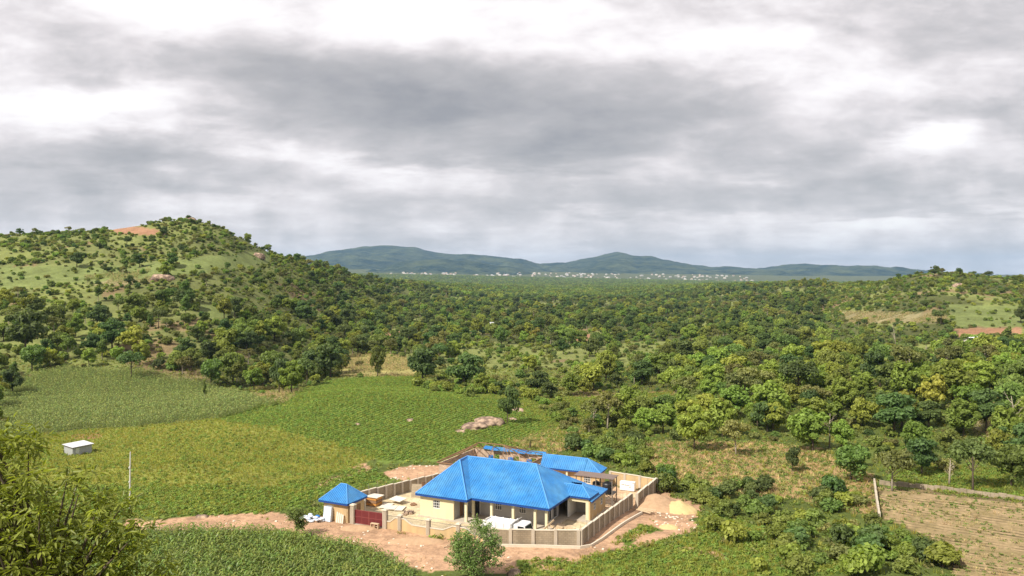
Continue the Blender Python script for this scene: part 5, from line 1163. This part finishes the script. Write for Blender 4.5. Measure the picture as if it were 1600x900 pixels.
shrub_zone([(840, 625), (905, 640), (945, 690), (900, 690), (860, 650)], 4.5, 35, [0, 1, 3], .8, 1.2, 'shrubs right of lone tree', 30)
shrub_zone([(640, 600), (760, 606), (850, 612), (840, 628), (740, 622), (680, 612)], 4.0, 36, [0, 1, 4], .9, 1.4, 'hedge along mound top', 40)
shrub_zone([(1350, 700), (1500, 715), (1480, 740), (1380, 735)], 5.0, 37, [0, 2, 3], .8, 1.2, 'shrubs above plot wall', 24)
# scrub on the hills and undergrowth in the woods
x, y, z, u, v = grid_pts(150, 900, 3.7, 8)
hl = (u < 640) & (v < 560); hr = (u > 1150) & (v < 560)
dn = np.where(hl | hr, .85, .42); dn = dn * np.where(fbm(x / 22, y / 22, 421) > .12, .3, 1.0); dn = np.where(clear_mask(u, v, CLEAR + PALEF), .03, dn); dn = np.where(clear_mask(u, v, GREENF), .16, dn)
k_ = (rg.random(len(x)) < dn) & (u > -40) & (u < 1640) & outside_compound((x, y)) & ~clear_mask(u, v, DIRT + MAIZE + MAIZE_FAR + MEADOW + MOUND + RED)
x, y, z = x[k_], y[k_], z[k_]; n = len(x); print('scrub', n)
scatter('hillside_scrub', [[S['crown']] for S in SHRUB], np.stack([x, y, z], -1), rg.uniform(0, 6.28, n), rg.choice([.4, .58, .8, 1.15], n, p=[.28, .33, .26, .13]) * rg.uniform(.85, 1.2, n), rg.choice(5, n, p=[.27, .22, .10, .27, .14]), 'scrub covering the hillsides and the woodland floor', 'scrub')

# ------------------------------------------------------------------ rocks, walls and small structures in the fields
def boulder(u, v, w, d, h, label, seed, cat='rock', mtn='rock', up=0.0):
    x0, y0, z0 = ground(u, v); n, m_ = 26, 14; th_ = np.linspace(0, 2 * np.pi, n, endpoint=False); ph = np.linspace(-.5, np.pi / 2, m_)
    T_, P_ = np.meshgrid(th_, ph); sx, sy, sz = np.cos(T_) * np.cos(P_), np.sin(T_) * np.cos(P_), np.sin(P_)
    rr = 1 + .75 * fbm(sx * 1.6 + seed, sy * 1.6 + sz * 1.1, seed, 4); sgn = lambda q, e_: np.sign(q) * np.abs(q) ** e_
    V = np.stack([sgn(sx, .8) * rr * w / 2, sgn(sy, .8) * rr * d / 2, sz * rr * h], -1).reshape(-1, 3)
    i, j = np.meshgrid(np.arange(m_ - 1), np.arange(n), indexing='ij'); j2 = (j + 1) % n
    f = np.stack([i * n + j, i * n + j2, (i + 1) * n + j2, (i + 1) * n + j], -1).reshape(-1, 4)
    o = bpy.data.objects.new('rock', np_mesh('rock', V, f, M[mtn])); COL.objects.link(o); o.location = (x0, y0, z0 - .1 + up); return tag(o, label, cat)
boulder(740, 668, 6.0, 8.0, 1.2, 'left slab of the pink granite outcrop in the green field', 601); boulder(764, 662, 7.0, 8.0, 1.5, 'right slab of the granite outcrop beside the lone tree', 605)
boulder(719, 675, 2.6, 1.8, .7, 'small pale boulder left of the granite outcrop', 609); boulder(806, 642, 4.5, 3.5, .8, 'pale rock behind the lone tree', 613); boulder(640, 658, 2.0, 2.2, .7, 'small rock in the green crop left of the outcrop', 617)
boulder(558, 664, 1.6, 1.4, .5, 'tiny pale stone in the crop far left of the outcrop', 619); boulder(800, 655, 2.5, 2, .5, 'low stone right of the lone tree foot', 622); boulder(316, 808, 1.8, 1.2, .45, 'pale stone heap beside the track at left', 624)
boulder(255, 437, 11, 9, 3, 'pale rock outcrop in the middle of the left hillside', 631); boulder(405, 402, 9, 9, 3.5, 'pale rock high on the right flank of the left hill', 635); boulder(298, 345, 9, 6, 2.5, 'rock on the summit of the left hill', 639); boulder(1498, 448, 8, 6, 2.5, 'grey rock near the top of the right hill', 643)
boulder(803, 898, 1.6, 1.2, .8, 'grey rock at the bottom beside the round bush', 651)
# low block wall round the ploughed plot
def low_wall(pix, h, label, mtn='coping', blk=.9):
    pts = [Vector(ground(*p)) for p in pix]; root = empty('plot_wall', pts[0]); tag(root, label, 'wall'); rgw = random.Random(9)
    for p, q in zip(pts[:-1], pts[1:]):
        d = q - p; L = math.hypot(d.x, d.y); k = max(1, int(L / blk)); dx, dy = d.x / L, d.y / L; ax = (Vector((dx, dy, 0)), Vector((-dy, dx, 0)), Vector((0, 0, 1)))
        for i_ in range(k):
            f = (i_ + .5) / k; X_, Y_ = p.x + d.x * f, p.y + d.y * f; zz_ = hz1(X_, Y_); hh = h * rgw.uniform(.85, 1.12)
            MB().obox((X_ - pts[0].x, Y_ - pts[0].y, zz_ - pts[0].z + hh / 2 - .15), (L / k / 2 - .02, .14 + rgw.uniform(-.02, .03), hh / 2 + .15), ax).build('block', M[mtn], root)
low_wall([(1374, 757), (1440, 764), (1510, 772), (1560, 778), (1600, 783)], .75, 'long low block wall along the top of the ploughed plot', 'block'); low_wall([(1366, 756), (1369, 780), (1374, 812)], .95, 'short low block wall down the left side of the plot', 'pillar')
# roofless ruin among the trees
x0, y0, z0 = ground(604, 536); rn = empty('ruin', (x0, y0, z0), .35); tag(rn, 'roofless pinkish block ruin among the trees behind the yellow crop', 'ruin')
for (p, q) in (((0, 0), (17, 0)), ((17, .1), (17, 15)), ((0, .1), (0, 15)), ((0, 15.1), (17, 15.1)), ((8, .15), (8, 15))): MB().wall(p, q, -2.5, 2.3, .3, [(2, 3.2, .4, 1.6), (6, 7.2, -.1, 1.9), (10, 11.2, .4, 1.6)]).build('wall', M['blockraw'], rn)
# metal hut in the meadow
x0, y0, z0 = ground(122, 709); ht = empty('metal_hut', (x0, y0, z0), 1.08); tag(ht, 'small grey metal hut with pale tin roof in the meadow', 'hut')
MB().wall((-2, -1.4), (2, -1.4), -.3, 1.75, .08, [(.6, 1.4, -.3, 1.5)]).build('wall', M['hutwall'], ht); MB().wall((2, -1.36), (2, 1.36), -.3, 1.8, .08).build('wall', M['hutwall'], ht); MB().wall((2, 1.4), (-2, 1.4), -.3, 1.95, .08).build('wall', M['hutwall'], ht); MB().wall((-2, 1.36), (-2, -1.36), -.3, 1.8, .08).build('wall', M['hutwall'], ht)
MB().box(-1.38, -1.42, -.1, -.62, -1.38, 1.48).build('door', M['zinc'], ht); MB().facet([(-2.3, -1.75, 1.8), (2.3, -1.75, 1.8), (2.3, 1.7, 2.15), (-2.3, 1.7, 2.15)], .22, .03).build('roof', M['zinc'], ht)
MB().hexa([(-2.3, -1.75, 1.7), (2.3, -1.75, 1.7), (2.3, 1.7, 2.05), (-2.3, 1.7, 2.05), (-2.3, -1.75, 1.77), (2.3, -1.75, 1.77), (2.3, 1.7, 2.12), (-2.3, 1.7, 2.12)]).build('roof_frame', M['steel'], ht)
# pale pole at the edge of the meadow
x0, y0, z0 = ground(203, 803); tag(MB().tube([(0, 0, -.5), (.03, 0, 4.5), (.12, 0, 8.9)], [.12, .11, .08], 8).tube([(.0, 0, 6.55), (.02, 0, 6.75)], [.15, .15], 8).tube([(0, 0, 4.5), (0, 0, 4.7)], [.16, .16], 8).build('pole', M['polegrey'], loc=(x0, y0, z0)), 'tall pale pole standing at the edge of the meadow', 'pole')
def far_house(u, v, w, label, rz=.3, roof='zinc'):
    x0, y0, z0 = ground(u, v); r = empty('small_house', (x0, y0, z0), rz); tag(r, label, 'house'); d = w * .7
    MB().box(-w / 2, -d / 2, -1, w / 2, d / 2, 2.6).build('wall', M['townw'], r)
    MB().facet([(-w / 2 - .4, -d / 2 - .4, 2.5), (w / 2 + .4, -d / 2 - .4, 2.5), (w / 2 + .4, 0, 4.2), (-w / 2 - .4, 0, 4.2)]).build('roof_slope', M[roof], r); MB().facet([(w / 2 + .4, d / 2 + .4, 2.5), (-w / 2 - .4, d / 2 + .4, 2.5), (-w / 2 - .4, 0, 4.2), (w / 2 + .4, 0, 4.2)]).build('roof_slope', M[roof], r)
    MB().prism([(-w / 2, -d / 2, 2.6), (-w / 2, d / 2, 2.6), (-w / 2, 0, 4.1)], (.1, 0, 0)).prism([(w / 2 - .1, -d / 2, 2.6), (w / 2 - .1, d / 2, 2.6), (w / 2 - .1, 0, 4.1)], (.1, 0, 0)).build('gable', M['townw'], r)
    for k in (-.28, .05, .3): MB().box(w * k - .45, -d / 2 - .03, .9, w * k + .45, -d / 2 - .002, 2.0).build('window', M['dark'], r)
far_house(1522, 541, 8, 'white-roofed small house among the trees at the right', .5); far_house(776, 512, 12, 'pale house half hidden in the middle of the wood', .1); far_house(830, 517, 11, 'long pale house right of the half hidden one in the wood', .05)
# bushy palm behind the unfinished building
x0, y0, z0 = ground(828, 702); pl = empty('palm', (x0, y0, z0)); tag(pl, 'dull green young palm behind the unfinished building', 'palm')
MB().tube([(0, 0, -.3), (.05, 0, 1.0), (.1, .05, 1.7)], [.22, .18, .16], 8).build('trunk', M['bark'], pl)
for k in range(18):
    a_ = k * 2.4; dx, dy = math.cos(a_), math.sin(a_); m = MB(); L = 2.6 + .5 * math.sin(k * 3.3); rise = .4 + .9 * ((k * 5) % 7) / 7
    P_ = [Vector((.1 + dx * L * f, .05 + dy * L * f, 1.7 + rise * 2.2 * f - 2.1 * f * f)) for f in np.linspace(0, 1, 9)]
    m.tube(P_, list(np.linspace(.035, .008, 9)), 4, False)
    for i_ in range(1, 9):
        for s in (-1, 1):
            for o_ in (0, .5):
                b_ = P_[i_].lerp(P_[i_ - 1], o_); sd = Vector((-dy * s, dx * s, -.35)).normalized(); fw_ = (P_[i_] - P_[i_ - 1]).normalized(); tip = b_ + sd * .75 * (1.1 - i_ / 10) + fw_ * .45
                m.add([b_ - fw_ * .03, b_ + fw_ * .05, tip], [(0, 1, 2)])
    m.build('frond', LM['olive'], pl)

# ------------------------------------------------------------------ trees close to the camera
def leafy(name, root, seed, tips, nleaf, L, wd, mt, rad, droop=.5):
    # sprays of real leaves round the ends of twigs
    rg_ = np.random.default_rng(seed); c = np.repeat(tips, nleaf, 0); k = len(c)
    d = unit(rg_, k); d[:, 2] = d[:, 2] * .7 + .15; d /= np.linalg.norm(d, axis=1, keepdims=True)
    base = c + d * rad * rg_.uniform(.0, .8, (k, 1)); ax = d + np.array([0, 0, -droop]) * rg_.uniform(.2, 1.4, (k, 1)); ax /= np.linalg.norm(ax, axis=1, keepdims=True)
    sd = np.cross(ax, np.array([0, 0, 1.0]) + rg_.normal(size=(k, 3)) * .45); sd /= np.linalg.norm(sd, axis=1, keepdims=True); nm = np.cross(sd, ax)
    l = L * rg_.uniform(.55, 1.25, (k, 1)); w_ = wd * rg_.uniform(.7, 1.2, (k, 1))
    P_ = [base, base + ax * l * .35 + sd * w_ * .5 + nm * w_ * .2, base + ax * l * .7 + sd * w_ * .36 + nm * w_ * .08, base + ax * l - nm * l * .12, base + ax * l * .7 - sd * w_ * .36 + nm * w_ * .08, base + ax * l * .35 - sd * w_ * .5 + nm * w_ * .2]
    V = np.stack(P_, 1).reshape(-1, 3); i0 = np.arange(k)[:, None] * 6
    f = np.vstack([i0 + np.array([[0, 1, 2, 3]]), i0 + np.array([[0, 3, 4, 5]])])
    o = bpy.data.objects.new(name, np_mesh(name, V, f, mt)); COL.objects.link(o); o.parent = root; return o
def branchy(root, seed, hgt, tips, r, nb=14, barkm='bark', base=.3):
    rg_ = random.Random(seed); mb = MB(); mb.tube([(0, 0, -.6), (.05 * hgt * .2, 0, hgt * .35), (0, .03 * hgt, hgt * .8)], [r * 1.3, r, r * .4], 8)
    for i_ in np.linspace(0, len(tips) - 1, min(nb, len(tips))).astype(int):
        c = tips[i_]; s = Vector((0, 0, hgt * min(.8, max(base, c[2] / hgt * .6)))); e_ = Vector(c); mid = s.lerp(e_, .5) + Vector((rg_.uniform(-.1, .1), rg_.uniform(-.1, .1), .12)) * (e_ - s).length * .6
        mb.tube([s, mid, e_], [r * .32, r * .2, r * .05], 5, False)
    return mb.build('trunk', M[barkm], root, True)
# big leafy tree on the slope below the camera, left foreground
fx, fy = -9.9, 16.4; fz0 = hz1(fx, fy); ft = empty('foreground_tree', (fx, fy, fz0)); tag(ft, 'large leafy tree filling the lower left corner close to the viewer', 'tree')
rg_ = np.random.default_rng(901); tp = []
topz = 30.9 - fz0
for (cx_, cy_, cz_, r_, k_) in [(-1.2, .2, -1.0, 1.25, 80), (-.1, -.3, -1.75, 1.2, 80), (-2.3, .5, -.7, 1.2, 50), (.9, -.2, -2.3, .95, 60), (-1.0, -.6, -2.7, 1.3, 90), (.3, -.6, -3.4, 1.2, 90), (-2.4, -.4, -2.5, 1.3, 60), (1.5, -.3, -3.4, .7, 30), (-1.2, -.6, -4.2, 1.5, 70), (.7, -.5, -4.4, 1.2, 60),
                              (1.35, .2, -1.7, .6, 22), (2.05, .0, -2.25, .45, 14), (2.6, .1, -3.2, .5, 16), (1.7, .1, -2.7, .6, 24), (.75, .1, -1.1, .4, 8), (-.5, .1, -.35, .5, 12), (-1.7, .3, .05, .6, 14), (-.1, 0, -6, 1.8, 40), (-1.5, 1.2, -3, 1.5, 40)]:
    d = unit(rg_, k_); tp.append(np.array([cx_, cy_, cz_ + topz]) + d * r_ * rg_.uniform(.35, 1, (k_, 1)) * [1, .9, .85])
tp = np.vstack(tp); branchy(ft, 5, topz - 1.2, tp[rg_.permutation(len(tp))], .2, 160); leafy('crown', ft, 902, tp, 12, .20, .065, LM['near'], .25, .35)
# round bush tree in front of the wall
bx0, by0, bz0 = ground(742, 905); bt = empty('round_bush_tree', (bx0, by0, bz0)); tag(bt, 'round glossy bush tree on the dirt in front of the boundary wall', 'tree')
rg_ = np.random.default_rng(905); d = unit(rg_, 760); tp = d * rg_.uniform(.3, 1, (len(d), 1)) ** .6 * [3.25, 3.1, 3.1] * (1 + .35 * (vnoise(d[:, 0] * 2.2 + 3, d[:, 2] * 2.2 + d[:, 1], 61)[:, None] - .5)) + [0.1, 0, 3.4]
keep_ = fbm(tp[:, 0] * .8 + 5, tp[:, 2] * .8 + tp[:, 1], 77) > -.14; tp = tp[keep_]
tp = np.vstack([tp, np.array([[-.2, 0, 6.5], [.2, .1, 6.8], [.1, -.2, 7.0], [-.5, .2, 6.3], [.7, 0, 6.4], [-.1, .1, 6.7]])])
branchy(bt, 8, 5.2, tp[rg_.permutation(len(tp))], .13, 120, 'barklt', .12); leafy('crown', bt, 906, tp, 14, .24, .125, LM['gloss'], .33, .1)
# small tree beside the track
sx0, sy0, sz0 = ground(463, 838); st_ = empty('small_tree', (sx0, sy0, sz0)); tag(st_, 'small dark tree between the maize field and the dirt track', 'tree')
d = unit(rg_, 150); tp = np.vstack([d[:100] * rg_.uniform(.3, 1, (100, 1)) * [1.55, 1.3, 1.05] + [-.1, 0, 2.9], d[100:] * rg_.uniform(.3, 1, (50, 1)) * [.8, .8, 1.0] + [.6, 0, 1.5]])
branchy(st_, 9, 2.8, tp, .08, 40, 'bark', .2); leafy('crown', st_, 907, tp, 15, .25, .12, LM['gloss'], .3, .2)

# ------------------------------------------------------------------ the distant town at the foot of the hills
rt_ = random.Random(44); TOWN = []
for k, (w, d, rf) in enumerate([(22, 15, 'townr'), (30, 16, 'townr'), (16, 13, 'townr2'), (26, 12, 'townw')]):
    m = MB().box(-w / 2, -d / 2, -3, w / 2, d / 2, 6 + k); h0 = 6 + k
    me_ = m.mesh('town_house', M['townw']); me_.materials.append(M[rf]); mm = MB().add([(-w / 2 - 1, -d / 2 - 1, h0), (w / 2 + 1, -d / 2 - 1, h0), (w / 2 + 1, d / 2 + 1, h0), (-w / 2 - 1, d / 2 + 1, h0), (-w / 4, 0, h0 + 4), (w / 4, 0, h0 + 4)], [(0, 1, 5, 4), (1, 2, 5), (2, 3, 4, 5), (3, 0, 4), (3, 2, 1, 0)])
    v_all = m.v + mm.v; f_all = m.f + [tuple(i + len(m.v) for i in q) for q in mm.f]
    me_ = bpy.data.meshes.new('town_house'); me_.from_pydata(v_all, [], f_all); me_.materials.append(M['townw']); me_.materials.append(M[rf]); me_.polygons.foreach_set('material_index', [0] * len(m.f) + [1] * len(mm.f)); TOWN.append(me_)
tl = np.interp(np.arange(580, 1200), [580, 660, 760, 860, 960, 1060, 1130, 1200], [427, 428, 431, 434, 437, 439, 441, 442])
for k in range(230):
    uu = rt_.uniform(598, 1190) if k % 3 else rt_.choice([655, 700, 795, 900, 960, 1080, 1110]) + rt_.gauss(0, 12); yy = rt_.uniform(5200, 7000); xx = (uu - 800) / F * yy
    o = bpy.data.objects.new('town_house', TOWN[rt_.choice([0, 1, 2, 2, 3])]); COL.objects.link(o); o.location = (xx, yy, hz1(xx, yy) + 1); o.rotation_euler = (0, 0, rt_.uniform(-.5, .5)); s_ = rt_.uniform(.5, 1.0); o.scale = (s_, s_, s_)
    kd = 'rust-roofed' if o.data is TOWN[2] else 'pale flat-looking' if o.data is TOWN[3] else 'grey-roofed long' if o.data is TOWN[1] else 'grey-roofed'
    pt = 'left end' if uu < 720 else 'left middle' if uu < 860 else 'right middle' if uu < 1020 else 'right end'; dp = 'front' if yy < 5800 else 'middle' if yy < 6400 else 'back'
    tag(o, 'tiny %s house among the %s rows at the %s of the distant town' % (kd, dp, pt), 'house', 'houses of the distant town, %s, %s rows' % (pt, dp))

# ------------------------------------------------------------------ haze
hv = bpy.data.materials.new('haze'); hv.use_nodes = True; t = hv.node_tree; t.nodes.clear(); pv = t.nodes.new('ShaderNodeVolumePrincipled'); ou = t.nodes.new('ShaderNodeOutputMaterial')
pv.inputs['Color'].default_value = (.44, .68, 1.0, 1); pv.inputs['Density'].default_value = 4.4e-5; pv.inputs['Anisotropy'].default_value = 0.0
t.links.new(pv.outputs[0], ou.inputs['Volume'])
tag(MB().box(-17500, -17500, -60, 17500, 17500, 520).build('haze', hv), kind='stuff')
